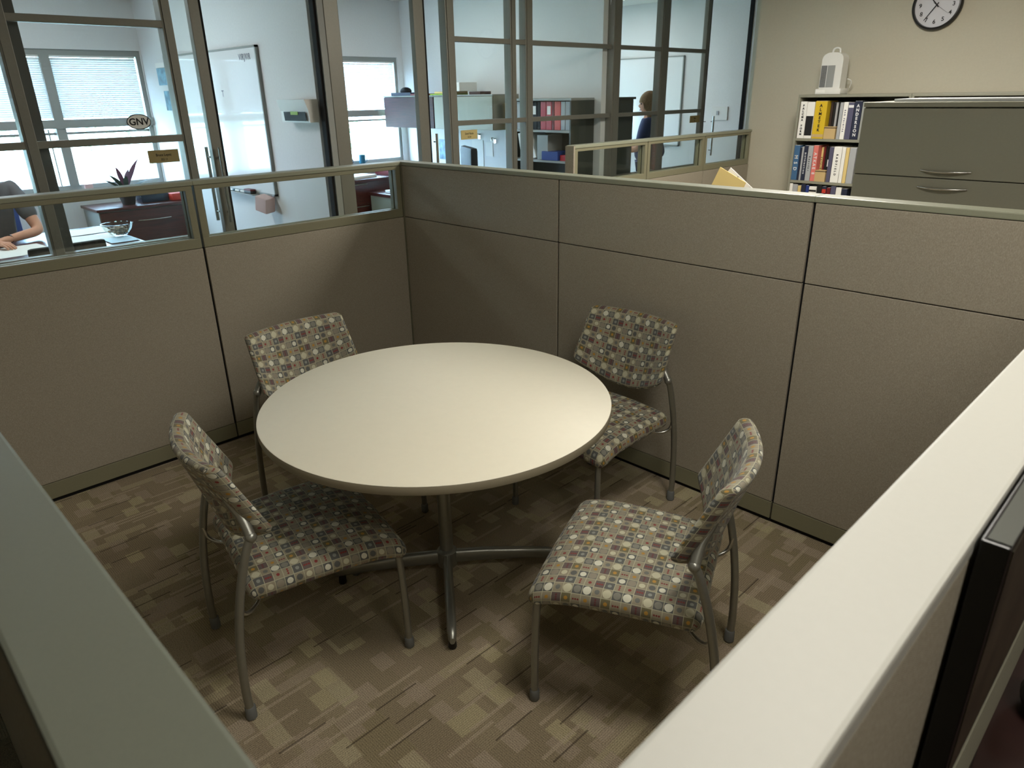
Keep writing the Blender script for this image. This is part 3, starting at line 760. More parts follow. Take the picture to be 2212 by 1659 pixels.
cardbox(.848, .944, z, .095, 'small tan card box on the middle shelf in front of slim booklets')
z = .645; xx = .622
for i, (w, m_, l_) in enumerate([(.03, M['paper'], 'white book leftmost on the lower shelf'), (.045, M['bgrey'], 'grey book second on the lower shelf'), (.03, M['manila'], 'cream book third on the lower shelf'), (.04, M['navy'], 'navy book fourth on the lower shelf'), (.03, M['blue'], 'blue book fifth on the lower shelf'), (.07, M['paper'], 'white book with a round mark on the lower shelf'), (.045, M['ink'], 'black book on the lower shelf right of the wide white one'), (.04, M['navy'], 'dark navy book with red sticker on the lower shelf'), (.035, M['reddk'], 'dark red book on the lower shelf'), (.045, M['slate'], 'slate book on the lower shelf'), (.05, M['paper'], 'white book beside the file cabinet, lower shelf'), (.05, M['navy'], 'navy book cut off by the file cabinet, lower shelf')]):
    book(xx, xx+w, .285-.008*(i % 3), z, m_, l_, g3, bands=((.80, .92, M['orange']),) if 'sticker' in l_ else (((.84, .90, M['ink']),) if 'round' in l_ else ())); xx += w+.0025

def heater():   # white portable ceramic heater: base, rounded body, grilles, handle
    cx, y0, z0 = .795, 3.93, 1.663
    t = thing('space_heater', 'white portable space heater on top of the grey bookcase', 'heater', (cx, y0+.07, z0))
    MB().box(cx-.108, cx+.108, y0-.02, y0+.14, z0, z0+.045, .008).build('base', M['white'], t, True)
    w = .088; pts = [(cx-w, z0+.045)]
    for k in range(13):
        a = PI-PI*k/12; pts.append((cx+(w-.0)*math.copysign(abs(math.cos(a))**.75, math.cos(a)), z0+.27+.055*math.sin(a)))
    pts.append((cx+w, z0+.045))
    mb = MB().prism(pts, 1, y0, y0+.12); bmesh.ops.bevel(mb.bm, geom=[e for e in mb.bm.edges if len(e.link_faces) == 2 and e.calc_face_angle(0) > .9], offset=.008, segments=2, affect='EDGES')
    mb.build('body', M['white'], t, True)
    for a, b in ((cx-.083, cx-.037), (cx-.030, cx+.030)):
        g_ = MB().box(a, b, y0-.002, y0+.002, z0+.055, z0+.225).build('grille', M['greyl'] if a > cx-.05 else M['inner'], t)
        gb = MB()
        for k in range(17): gb.box(a, b, y0-.004, y0-.002, z0+.058+.010*k, z0+.060+.010*k)
        for k in range(6): gb.box(a+(b-a)*k/5-.0008, a+(b-a)*k/5+.0008, y0-.004, y0-.002, z0+.055, z0+.225)
        gb.build('grille_mesh', M['bgrey'], g_)
    MB().tube([(cx-.03, y0+.06, z0+.315), (cx-.028, y0+.06, z0+.345), (cx-.012, y0+.06, z0+.358), (cx+.012, y0+.06, z0+.358), (cx+.028, y0+.06, z0+.345), (cx+.03, y0+.06, z0+.315)], .008, 10, 5).build('handle', M['white'], t, True)
    MB().box(cx-.10, cx-.02, y0-.0215, y0-.0195, z0+.012, z0+.036).build('label_plate', M['paper'], t)
    MB().tube([(cx+.09, y0+.13, z0+.12), (cx+.12, y0+.15, z0+.10), (cx+.105, y0+.17, z0+.05)], .004, 8, 5).build('cord', M['white'], t, True)
heater()

def filecab():
    x0, x1, y0, y1, ht = 2.170, 3.08, 1.05, 1.51, 1.648
    t = thing('lateral_file_cabinet', 'wide grey metal lateral file cabinet with bowed chrome pulls', 'cabinet', ((x0+x1)/2, (y0+y1)/2, 0))
    MB().box(x0, x1, y0+.02, y1, 0, ht-.02).build('body', M['grey'], t)
    MB().box(x0-.002, x1+.002, y0, y1, ht-.02, ht, .002).build('top', M['grey'], t)
    z = ht-.026; hs = [.291, .30, .30, .30, .30]
    for i, h in enumerate(hs):
        d = MB().box(x0+.002, x1-.002, y0, y0+.02, z-h+.004, z, .002).build('drawer', M['grey'], t)
        zz = z-h+.034 if i == 0 else z-.038
        cx = 2.56; pts = []
        for k in range(17):
            u = -1+2*k/16; pts.append((cx+u*.10, y0-.004-.020*(1-u*u), zz-(.003*(1-u*u))))
        MB().tube(pts, [.0035+.0025*(1-(abs(-1+2*k/16))**2) for k in range(17)], 10).build('handle', M['chrome'], d, True)
        z -= h
    pf = MB().box(2.26, 3.05, 1.16, 1.50, ht+.0005, ht+.012, .002).build('flat_board', M['bgrey'])
    tag(pf, 'thin pale board lying flat on the grey file cabinet', 'board')
filecab()
# folders standing on a low stand behind the back panel
fs = thing('desk_stand', 'low dark stand behind the cubicle carrying manila folders', 'stand', (.95, 2.0, 0))
MB().box(.70, 1.25, 1.80, 2.25, .70, .73, .004).build('top', M['greyd'], fs)
for x in (.74, 1.21):
    for y in (1.84, 2.21): MB().box(x-.015, x+.015, y-.015, y+.015, 0, .70).build('leg', M['greyd'], fs)
hold = thing('file_holder', 'dark upright holder keeping the manila folders standing', 'holder', (.98, 2.0, .73))
MB().box(.90, 1.10, 1.92, 2.08, .73, .74).build('base', M['blackm'], hold)
MB().box(.90, 1.10, 1.92, 1.925, .74, .95).build('side', M['blackm'], hold); MB().box(.90, 1.10, 2.075, 2.08, .74, .95).build('side', M['blackm'], hold)
for i, (dx, rot, m_, l_) in enumerate([(0, .42, M['manila'], 'tan manila folder tilted above the partition cap'), (.03, .62, M['paper'], 'pale folder with a black mark leaning behind the manila one')]):
    t = thing('file_folder', l_, 'folder', (.985+dx, 1.98+.02*i, .95))
    R = Matrix.Rotation(rot, 3, 'Y')
    MB().obox((.985+dx, 1.975+.022*i, 1.045-.006*i), .22, .004, .30, R).build('cover', m_, t)
    if i: MB().obox((1.045+dx, 1.972+.022*i, 1.145), .05, .002, .008, Matrix.Rotation(rot+.8, 3, 'Y')).build('mark', M['ink'], t)

# ------------------------------------------------------------------ neighbour desk with monitor (right foreground)
dk = thing('office_desk', 'dark red desk at the bottom right corner', 'desk', (3.85, -1.6, 0))
MB().box(3.425, 4.3, -2.5, -.1, .71, .74, .005).build('desk_top', M['desk'], dk)
for y in (-2.45, -.15):
    for x in (3.46, 4.24): MB().box(x-.02, x+.02, y-.02, y+.02, 0, .71).build('leg', M['blackm'], dk)
mo = thing('monitor', 'black desktop monitor seen edge-on beside the white capped panel', 'monitor', (3.44, -1.68, .74))
MB().box(3.426, 3.4485, -1.945, -1.41, .925, 1.357, .002).build('housing', M['black'], mo)
MB().box(3.4485, 3.4495, -1.935, -1.42, 1.075, 1.350).build('screen', M['screen'], mo)
rb = MB()
for k in range(8): rb.box(3.4485, 3.4505, -1.943, -1.412, .930+.017*k, .943+.017*k)
rb.build('speaker_grille', M['ribbed'], mo)
MB().box(3.430, 3.4475, -1.94, -1.415, 1.357, 1.3578).build('lit_top', M['greyd'], mo)  # thin grey sheet: light on the black housing's top, painted in
MB().box(3.43, 3.447, -1.72, -1.64, .752, .99).build('stand_neck', M['black'], mo)
MB().box(3.428, 3.50, -1.79, -1.57, .741, .752, .004).build('stand_base', M['black'], mo)
ms = MB().sphere((3.49, -1.33, .775), .05, 16, (.7, 1.1, .66)).build('computer_mouse', M['black'], None, True)
tag(ms, 'black rounded mouse on the dark red desk beside the monitor', 'mouse')

# ------------------------------------------------------------------ left office
def whiteboard(x0, x1, y, z0, z1, label, s_=-1):
    t = thing('whiteboard', label, 'whiteboard', ((x0+x1)/2, y, z0), 'office whiteboards')
    MB().box(x0+.012, x1-.012, y-.022, y-.001, z0+.012, z1-.012).build('board', M['board'], t)
    fr = MB(); fr.box(x0, x1, y-.026, y, z0, z0+.015); fr.box(x0, x1, y-.026, y, z1-.015, z1); fr.box(x0, x0+.015, y-.026, y, z0, z1); fr.box(x1-.015, x1, y-.026, y, z0, z1)
    fr.build('frame', M['greyl'], t)
    MB().box(x1-.9, x1-.28, y-.085, y-.024, z0-.010, z0-.004, .002).build('tray', M['greyl'], t)
    return t
WB1 = whiteboard(-3.72, -1.935, .20, .985, 2.08, 'large whiteboard in the left office above its marker tray')
text('writing', 'VIRJVIR', .062, (-2.13, .1765, 2.005), FACE_NY, M['slate'], WB1, ext=.0002, space=1.25, sx=.8)
text('writing', 'T', .07, (-2.60, .1765, 1.75), FACE_NY, M['slate'], WB1, ext=.0001)
whiteboard(-3.3, -1.972, 6.03, 1.03, 2.13, 'large whiteboard in the right office behind the standing person')
for i, (x, m_, l_) in enumerate([(-2.66, 'teal', 'marker with teal cap on the whiteboard tray'), (-2.54, 'navy', 'navy marker on the whiteboard tray'), (-2.44, 'ink', 'black marker on the whiteboard tray')]):
    t = thing('marker', l_, 'marker', (x, .15, .99), 'markers on the tray')
    MB().tube([(x-.045, .148, .990), (x+.03, .148, .990)], .008, 10).build('barrel', M['paper'], t, True)
    MB().tube([(x+.03, .148, .990), (x+.055, .148, .990)], .009, 10).build('cap', M[m_], t, True)
er = thing('board_eraser', 'black board eraser with red top on the whiteboard tray', 'eraser', (-2.32, .145, .985))
MB().box(-2.38, -2.26, .125, .172, .982, 1.005, .004).build('felt', M['black'], er); MB().box(-2.38, -2.26, .125, .172, 1.005, 1.018, .003).build('grip', M['reddk'], er)
pk = MB().obox((-2.03, .125, .925), .12, .10, .12, Matrix.Rotation(.25, 3, 'Y') @ Matrix.Rotation(.3, 3, 'Z'), .008).build('note_box', M['pink'])
tag(pk, 'pink cube box fixed below the left office whiteboard corner', 'box')
hd = thing('wall_file_holder', 'clear wall file holder with a dark magazine in the left office', 'file holder', (-1.36, .19, 1.55))
MB().prism([(.195, 1.55), (.195, 1.70), (.09, 1.70), (.115, 1.625), (.12, 1.55)], 0, -1.56, -1.17).build('tray', M['white'], hd)
MB().prism([(.111, 1.56), (.107, 1.62), (.105, 1.62), (.109, 1.56)], 0, -1.50, -1.20).build('magazine', M['ink'], hd)
MB().box(-1.40, -1.30, .1035, .1055, 1.60, 1.622).build('magazine_title', M['green'], hd)
wc = thing('wall_calendar', 'dark printed calendar on the left office wall by the window', 'calendar', (-3.83, .19, 1.85))
MB().box(-3.965, -3.69, .19, .199, 1.84, 1.985).build('sheet', M['photo'], wc); MB().box(-3.965, -3.69, .188, .199, 1.99, 2.03).build('header', M['paper'], wc)
wp = MB().box(-3.88, -3.70, .188, .199, 1.62, 1.79).build('wall_picture', M['photo']); tag(wp, 'small blue picture under the calendar in the left office', 'picture')

cr_ = thing('credenza', 'dark cherry credenza under the left office window', 'credenza', (-4.02, -.2, 0))
MB().box(-4.25, -3.80, -.62, .19, 0, .775).build('body', M['greyl'], cr_)
MB().box(-4.25, -3.77, -.64, .19, .775, .80, .004).build('top', M['cherry'], cr_)
for z0, z1 in ((.41, .765), (.04, .40)):
    d = MB().box(-3.80, -3.782, -.615, .185, z0, z1, .003).build('drawer', M['cherry'], cr_)
    MB().tube([(-3.781, -.30, z1-.10), (-3.758, -.22, z1-.10), (-3.758, -.08, z1-.10), (-3.781, 0, z1-.10)], .006, 8, 5).build('handle', M['chrome'], d, True)
MB().lathe([(.009, 0), (.009, .003)], (-3.782, -.50, .68), 12, Matrix.Rotation(PI/2, 3, 'Y')).build('lock', M['chrome'], cr_)
def plant(x, y, z):
    t = thing('potted_plant', 'dark leafy potted plant on the credenza against the window', 'plant', (x, y, z))
    MB().lathe([(.055, 0), (.075, .09), (.08, .11), (.07, .11)], (x, y, z), 20).build('pot', M['clay'], t, True)
    for i, (dy, dx, h, bend, m_) in enumerate([(.12, .0, .36, .10, 'leafr'), (-.10, .03, .24, -.09, 'leaf'), (.05, -.05, .27, .06, 'leafr'), (-.16, 0, .20, -.10, 'leaf'), (.19, .02, .17, .12, 'leaf'), (.0, .06, .22, .02, 'leaf'), (-.04, .0, .30, -.02, 'leafr'), (.16, -.04, .12, .10, 'leafr')]):
        mb = MB(); p0 = Vector((x, y, z+.10)); P = []
        for k in range(9):
            u = k/8; P.append(p0+Vector((dx*u, dy*u+bend*u*u*.4, h*u-.06*u**3)))
        wd = [.008, .010, .014, .022, .028, .026, .020, .012, .003]
        for k in range(8):
            a, b = Vector((wd[k]*.8, wd[k]*.6, 0)), Vector((wd[k+1]*.8, wd[k+1]*.6, 0))
            q = [mb.bm.verts.new(v) for v in (P[k]-a, P[k]+a, P[k+1]+b, P[k+1]-b)]
            mb.bm.faces.new(q)
        bmesh.ops.solidify(mb.bm, geom=mb.bm.faces[:], thickness=.003)
        mb.build('leaf', M[m_], t)
    rnd = random.Random(5)
    for i in range(16):
        a = rnd.uniform(0, 2*PI); ln = rnd.uniform(.07, .13); hh = rnd.uniform(.05, .14); mb = MB(); d = Vector((math.cos(a), math.sin(a), 0)); n = Vector((-d.y, d.x, 0))
        P = [Vector((x, y, z+.09))+d*(ln*k/5)+Vector((0, 0, hh*(k/5)-.09*(k/5)**2)) for k in range(6)]; wd = [.006, .022, .030, .028, .018, .003]
        for k in range(5): mb.bm.faces.new([mb.bm.verts.new(v) for v in (P[k]-n*wd[k], P[k]+n*wd[k], P[k+1]+n*wd[k+1], P[k+1]-n*wd[k+1])])
        bmesh.ops.solidify(mb.bm, geom=mb.bm.faces[:], thickness=.003)
        mb.build('leaf', M['leafr' if i % 3 == 0 else 'leaf'], t)
plant(-3.95, -.30, .80)
for args in [((-4.0, -.06, .80), (.16, .26, .08), 'bagblue', 'dark box', 'dark bag lying on the credenza right of the plant', 'bag'),
             ((-3.90, .125, .80), (.12, .12, .07), 'orange', 'red box', 'red box at the right end of the credenza', 'box')]:
    (x, y, z), (sx, sy, sz), m_, _, l_, c_ = args
    o = MB().box(x-sx/2, x+sx/2, y-sy/2, y+sy/2, z, z+sz, .015).build(c_ if c_ != 'bag' else 'bag', M[m_], None, True); tag(o, l_, c_)
sl = MB().box(-4.285, -4.25, -.56, -.49, .931, .985, .003).build('sticky_pad', M['pink']); tag(sl, 'pink pad on the left office window sill', 'pad')
# desk
od = thing('office_desk', 'long office desk with papers in the left office', 'desk', (-2.6, -1.9, 0))
MB().box(-3.20, -2.10, -3.3, -.785, .715, .745, .005).build('desk_top', M['cherry'], od)
MB().box(-3.15, -2.15, -.86, -.83, 0, .715).build('side_panel', M['blackm'], od); MB().box(-3.15, -2.15, -3.25, -3.22, 0, .715).build('side_panel', M['blackm'], od)
MB().box(-2.28, -2.26, -3.22, -.86, .25, .715).build('modesty_panel', M['cherry'], od)
for i, (x, y, sx, sy, rot, l_) in enumerate([(-2.47, -1.60, .42, .5, .10, 'big white sheet at the left end of the office desk'), (-2.62, -1.05, .28, .36, -.15, 'white sheet beside the candy bowl'), (-2.95, -1.00, .30, .42, .05, 'white sheet at the far edge of the office desk'), (-2.36, -1.18, .22, .28, .35, 'white sheet near the black visitor chairs'), (-2.35, -.90, .25, .20, 0., 'pale blue sheet at the desk corner')]):
    o = MB().obox((x, y, .7462+.0012*i), sx, sy, .001, Matrix.Rotation(rot, 3, 'Z')).build('paper_sheet', M['paper'] if i < 4 else mat('pale_blue_paper', (190, 220, 240), .6)); tag(o, l_, 'paper', 'papers on the left office desk')
bw = thing('candy_bowl', 'clear glass bowl filled with wrapped candy on the office desk', 'bowl', (-2.50, -.86, .7465))
MB().lathe([(.04, 0), (.06, .012), (.095, .05), (.112, .095), (.107, .095), (.09, .052), (.055, .016), (.02, .010)], (-2.50, -.86, .7525), 32).build('glass_shell', M['glass2'], bw, True)
cd = MB(); rr = random.Random(3)
for k in range(60):
    a = rr.uniform(0, 2*PI); q = rr.uniform(0, .062); zz = .772+rr.uniform(0, .05); cd.obox((-2.50+q*math.cos(a), -.86+q*math.sin(a), zz), .03, .016, .012, Matrix.Rotation(rr.uniform(0, 3), 3, 'Z') @ Matrix.Rotation(rr.uniform(0, 1), 3, 'X'))
tag(cd.build('candy', M['bowl'], bw), kind='stuff')

def visitor_chair(x, y, a, label):
    t = thing('visitor_chair', label, 'chair', (x, y, 0))
    t.rotation_euler = (0, 0, a)
    ORG[t.name] = Vector((0, 0, 0))
    MB().box(-.23, .23, -.22, .22, .42, .48, .02).build('seat', M['blackm'], t, True)
    mb = MB().box(-.26, -.21, -.235, .235, .60, .845, .024); mb.build('backrest', M['blackm'], t, True)
    for sx in (-1, 1):
        for sy in (-1, 1): MB().tube([(sx*.21, sy*.20, 0), (sx*.21, sy*.20, .43)], .011, 8).build('leg', M['silver'], t, True)
    for sy in (-1, 1): MB().tube([(-.21, sy*.17, .43), (-.235, sy*.17, .60)], .011, 8).build('back_support', M['silver'], t, True)
visitor_chair(-2.12, -1.375, PI+.06, 'black visitor chair pushed under the left office desk, behind the thick post')

# ------------------------------------------------------------------ people
def skin_mesh(name, V, E, root, m_, parent=None, sub=2, extra=None):
    """V: {key:(pos, (rx,ry))}; E: list of pairs"""
    keys = list(V); idx = {k: i for i, k in enumerate(keys)}
    me = bpy.data.meshes.new(name+'_tmp'); me.from_pydata([V[k][0] for k in keys], [(idx[a], idx[b]) for a, b in E], [])
    o = bpy.data.objects.new(name+'_tmp', me); C.objects.link(o)
    md = o.modifiers.new('Skin', 'SKIN'); md.use_smooth_shade = True; md.branch_smoothing = .3
    for k in keys:
        sv = me.skin_vertices[0].data[idx[k]]; r = V[k][1]; sv.radius = r if isinstance(r, tuple) else (r, r); sv.use_root = (k == root)
    s2 = o.modifiers.new('Sub', 'SUBSURF'); s2.levels = sub; s2.render_levels = sub
    dg = bpy.context.evaluated_depsgraph_get(); me2 = bpy.data.meshes.new_from_object(o.evaluated_get(dg))
    bpy.data.objects.remove(o)
    mb = MB(); mb.bm.from_mesh(me2)
    if extra: extra(mb)
    return mb.build(name, m_, parent, True)
def head_into(mb, c, fwd, s_=1.0):
    """face with brow, nose, lips, chin, ears; c = centre of skull, fwd = facing direction (horizontal)"""
    f_ = Vector(fwd).normalized(); l_ = Vector((0, 0, 1)).cross(f_); R = Matrix((f_, l_, Vector((0, 0, 1)))).transposed()
    hb = MB(); n1, n2 = 28, 20; rings = []
    for j in range(n2+1):
        ph = PI*j/n2; ring = []
        for i in range(n1):
            th = 2*PI*i/n1; x, y, z = math.cos(th)*math.sin(ph), math.sin(th)*math.sin(ph), -math.cos(ph)
            px, py, pz = x*.098, y*.076, z*.118
            if z < 0: py *= 1-.38*(-z)**1.5; px = px*(1-.15*(-z)) + (.012*(-z) if x > 0 else 0)
            if x > .5:
                g_ = math.exp(-((y/.22)**2)); 
                px += .024*g_*math.exp(-((z+.18)/.16)**2)          # nose
                px += .006*math.exp(-((y/.4)**2))*math.exp(-((z+.52)/.08)**2)  # lips
                px += .006*math.exp(-((y/.45)**2))*math.exp(-((z+.80)/.12)**2)  # chin
                px -= .010*math.exp(-(((abs(y)-.38)/.18)**2))*math.exp(-((z-.04)/.12)**2)  # sockets
            ring.append(hb.bm.verts.new((px, py, pz)))
        rings.append(ring)
    for a, b in zip(rings, rings[1:]):
        for i in range(n1): hb.bm.faces.new((a[i], a[(i+1) % n1], b[(i+1) % n1], b[i]))
    for sd in (-1, 1): hb.sphere((-.005, sd*.076, -.012), .03, 10, (.6, .3, 1))
    mt = Matrix.Translation(Vector(c)) @ R.to_4x4() @ Matrix.Scale(s_, 4)
    hb.xform(mt); me = bpy.data.meshes.new('t'); hb.bm.to_mesh(me); mb.bm.from_mesh(me); bpy.data.meshes.remove(me); hb.bm.free()
    return R
def person(label, base, fwd, pose, shirt, pants, hair_m, hair_long, scale=1., bulk=1.):
    f_ = Vector(fwd).normalized(); l_ = Vector((0, 0, 1)).cross(f_)
    def W_(p): return Vector(base)+(f_*p[0]+l_*p[1]+Vector((0, 0, p[2])))*scale
    t = thing('person', label, 'person', base)
    J = {k: W_(v) for k, v in pose.items()}
    Rr = dict(pel=(.13, .11), wa=(.115, .095), ch=(.13, .10), ne0=(.075, .07), ne1=.055, shl=.06, shr=.06, ell=.042, elr=.042, wrl=.028, wrr=.028, hal=.026, har=.026,
              hil=.09, hir=.09, knl=.058, knr=.058, anl=.038, anr=.038, tol=.032, tor=.032)
    E_ = [('pel', 'wa'), ('wa', 'ch'), ('ch', 'ne0'), ('ne0', 'ne1'), ('ch', 'shl'), ('ch', 'shr'), ('shl', 'ell'), ('shr', 'elr'), ('ell', 'wrl'), ('elr', 'wrr'),
          ('wrl', 'hal'), ('wrr', 'har'), ('pel', 'hil'), ('pel', 'hir'), ('hil', 'knl'), ('hir', 'knr'), ('knl', 'anl'), ('knr', 'anr'), ('anl', 'tol'), ('anr', 'tor')]
    V = {k: (J[k], Rr[k]) for k in Rr}
    for sd in 'lr':     # fingers
        h = J['ha'+sd]; d = (h-J['wr'+sd]).normalized(); side = d.cross(Vector((0, 0, 1))).normalized(); dn = Vector((0, 0, -1))
        for i in range(4):
            off = (i-1.5)*.019; ln = (.070, .080, .075, .058)[i]
            a = 'f%s%da' % (sd, i); b = 'f%s%db' % (sd, i); c = 'f%s%dc' % (sd, i)
            V[a] = (h+side*off+d*.03, .0105); V[b] = (h+side*off+d*(.03+ln*.5)+dn*.008, .009); V[c] = (h+side*off+d*(.03+ln*.85)+dn*.03, .0075)
            E_ += [('ha'+sd, a), (a, b), (b, c)]
        s2 = side if sd == 'l' else -side
        V['t%sa' % sd] = (h-d*.005+s2*.035, .012); V['t%sb' % sd] = (h+d*.035+s2*.052, .009); E_ += [('ha'+sd, 't%sa' % sd), ('t%sa' % sd, 't%sb' % sd)]
    hc = J['head']
    body = skin_mesh('body', V, E_, 'pel', M['skin'], t, 2, lambda mb: head_into(mb, hc, f_, 1.0))
    sh = {k: (J[k], tuple(r_+.014 for r_ in (Rr[k] if isinstance(Rr[k], tuple) else (Rr[k], Rr[k])))) for k in ('pel', 'wa', 'ch', 'shl', 'shr')}
    sh['ch'] = (sh['ch'][0], (.155*bulk, .135*bulk)); sh['wa'] = (sh['wa'][0], (.145*bulk, .135*bulk)); sh['pel'] = (sh['pel'][0], (.155*bulk, .14*bulk))
    for sd in 'lr': sh['s'+sd] = (J['sh'+sd].lerp(J['el'+sd], .78), .062)
    for sd in 'lr': sh['sh'+sd] = (J['sh'+sd], (.088, .088))
    sh['ne0'] = (J['ch'].lerp(J['ne0'], .75), (.09, .08))
    skin_mesh('shirt', sh, [('pel', 'wa'), ('wa', 'ch'), ('ch', 'ne0'), ('ch', 'shl'), ('ch', 'shr'), ('shl', 'sl'), ('shr', 'sr')], 'pel', shirt, t)
    pa = {k: (J[k], tuple(r_+.014 for r_ in (Rr[k] if isinstance(Rr[k], tuple) else (Rr[k], Rr[k])))) for k in ('pel', 'hil', 'hir', 'knl', 'knr', 'anl', 'anr')}
    skin_mesh('trousers', pa, [('pel', 'hil'), ('pel', 'hir'), ('hil', 'knl'), ('hir', 'knr'), ('knl', 'anl'), ('knr', 'anr')], 'pel', pants, t)
    for sd in 'lr':
        a, b = J['an'+sd], J['to'+sd]; d = (b-a); d.z = 0; d.normalize()
        skin_mesh('shoe', {'a': (Vector((a.x, a.y, base[2]+.045)), .044), 'b': (Vector((a.x, a.y, base[2]+.042))+d*.09, .042), 'c': (Vector((a.x, a.y, base[2]+.034))+d*.19, .032)}, [('a', 'b'), ('b', 'c')], 'a', M['black'], t)
    # hair: shell around the skull, open at the face
    hm = MB(); n1, n2 = 36, 18; rings = []
    low = .225 if hair_long else .05
    R = Matrix((f_, l_, Vector((0, 0, 1)))).transposed()
    for j in range(n2+1):
        u = j/n2; ring = []
        for i in range(n1):
            th = 2*PI*i/n1; front = max(0, math.cos(th))
            ph = PI*.5*min(1, u*1.6); down = max(0, u-.625)/.375
            rx, ry = .114, .094
            if hair_long: ry += .012*math.sin(PI*down); rx += .008*math.sin(PI*down)
            zz = .128*math.cos(ph) - down*low*(1-min(1, front*1.9)) if not front > .55 else .128*math.cos(ph)*1.0 + .035*u*0
            x = rx*math.sin(ph)*math.cos(th); y = ry*math.sin(ph)*math.sin(th)
            if front > .35 and down > 0: zz = .128*math.cos(ph) + .0 - down*(.0 if front > .55 else low*.3)
            wob = 1+.02*math.sin(11*th+3*u)
            ring.append(hm.bm.verts.new(hc+R @ Vector((x*wob-.006, y*wob, zz+.018))))
        rings.append(ring)
    for a, b in zip(rings, rings[1:]):
        for i in range(n1): hm.bm.faces.new((a[i], a[(i+1) % n1], b[(i+1) % n1], b[i]))
    hm.bm.faces.new(rings[0])
    bmesh.ops.solidify(hm.bm, geom=hm.bm.faces[:], thickness=-.012)
    hm.build('hair', hair_m, t, True)
    for sd in (-1, 1): MB().sphere(hc+R @ Vector((.083, sd*.030, .004)), .010, 10).build('eye', M['ink'], t, True)
    MB().sphere(hc+R @ Vector((.094, 0, -.062)), .018, 10, (.4, 1, .3)).build('lips', M['lips'], t, True)
    return t, J, R, hc
stand = dict(pel=(-.02, 0, .93), wa=(.0, 0, 1.08), ch=(.02, 0, 1.29), ne0=(.01, 0, 1.45), ne1=(.01, 0, 1.49), head=(.03, 0, 1.575),
             shl=(.02, .18, 1.385), shr=(.02, -.18, 1.385), ell=(.13, .25, 1.10), elr=(.13, -.25, 1.10), wrl=(.30, .14, 1.07), wrr=(.30, -.14, 1.05), hal=(.37, .10, 1.08), har=(.37, -.10, 1.06),
             hil=(0, .09, .86), hir=(0, -.09, .86), knl=(.02, .10, .48), knr=(.0, -.10, .48), anl=(0, .11, .08), anr=(-.02, -.11, .08), tol=(.15, .12, .03), tor=(.13, -.12, .03))
t, J, R, hc = person('person standing in the right office, brown bob haircut, navy top, arms folded forward', (-1.60, 4.80, 0), (-.80, -.60, 0), stand, M['shirt'], M['pants'], M['hair'], True, bulk=1.55)
MB().obox(hc+R @ Vector((-.05, -.085, .09)), .02, .01, .03, R).build('hair_clip', M['white'], t)
MB().obox(hc+R @ Vector((.088, -.045, .006)), .02, .03, .02, R, .003).build('glasses', M['ink'], t)
sit = dict(pel=(0, 0, .53), wa=(.04, 0, .74), ch=(.10, 0, 1.00), ne0=(.15, 0, 1.18), ne1=(.18, 0, 1.25), head=(.22, 0, 1.34),
           shl=(.11, .19, 1.12), shr=(.11, -.19, 1.12), ell=(.27, .27, .80), elr=(.30, -.27, .795), wrl=(.44, .03, .79), wrr=(.53, -.10, .79), hal=(.49, -.04, .785), har=(.60, -.05, .785),
           hil=(.05, .10, .50), hir=(.05, -.10, .50), knl=(.46, .11, .50), knr=(.46, -.11, .50), anl=(.42, .12, .08), anr=(.42, -.12, .08), tol=(.56, .12, .03), tor=(.56, -.12, .03))
t, J, R, hc = person('person seated at the left office desk in a grey shirt, forearm on the desk', (-3.22, -1.55, 0), (1, 0, 0), sit, M['tee'], M['pants'], M['hairdk'], False, bulk=1.2)
wr = J['wrl']; MB().lathe([(.031, -.010), (.033, 0), (.031, .010)], wr, 16, Matrix.Rotation(PI/2, 3, 'Y')).build('wristwatch', M['black'], t, True)
tc_ = thing('task_chair', 'blue backed task chair behind the seated person', 'chair', (-3.42, -1.70, 0))
MB().lathe([(.22, .40), (.25, .42), (.25, .44), (.22, .455)], (-3.36, -1.70, -.03), 24).build('seat', M['bluec'], tc_, True)
MB().box(-3.80, -3.72, -1.80, -1.24, .50, 1.05, .03).build('backrest', M['bluec'], tc_, True)
MB().tube([(-3.40, -1.70, .08), (-3.40, -1.70, .38)], .025, 12).build('column', M['black'], tc_, True)
MB().tube([(-3.42, -1.70, .37), (-3.68, -1.70, .36), (-3.76, -1.70, .6)], .016, 10, 5).build('back_bar', M['black'], tc_, True)
for k in range(5):
    a = 2*PI*k/5+.3; MB().tube([(-3.40, -1.70, .09), (-3.40+.27*math.cos(a), -1.70+.27*math.sin(a), .06)], [.02, .013], 8).build('base_arm', M['black'], tc_, True)
    MB().sphere((-3.40+.28*math.cos(a), -1.70+.28*math.sin(a), .03), .03, 10, (1, 1, 1)).build('caster', M['black'], tc_, True)

# ------------------------------------------------------------------ middle office
def overhead(x0, x1, m_, label):
    t = thing('overhead_cabinet', label, 'cabinet', ((x0+x1)/2, 3.1, 1.355), 'overhead cabinets in the middle office')
    MB().box(x0, x1, 2.93, 3.30, 1.355, 1.70).build('body', M['grey'], t)
    MB().box(x0+.006, x1-.006, 2.912, 2.93, 1.357, 1.694, .003).build('door', m_, t)
    MB().box(x0, x1, 2.91, 3.30, 1.70, 1.712, .002).build('top', M['greyl'], t)
overhead(-4.22, -3.262, M['cherry2'], 'cherry fronted overhead cabinet in the middle office')
overhead(-3.255, -2.28, M['grey'], 'grey fronted overhead cabinet in the middle office')
top = 1.712
def stack(name, x, y, z, sx, sy, sz, m_, l_, c_, rot=0.):
    o = MB().obox((x, y, z+sz/2), sx, sy, sz, Matrix.Rotation(rot, 3, 'Z'), min(.004, sz*.3)).build(name, m_); return tag(o, l_, c_)
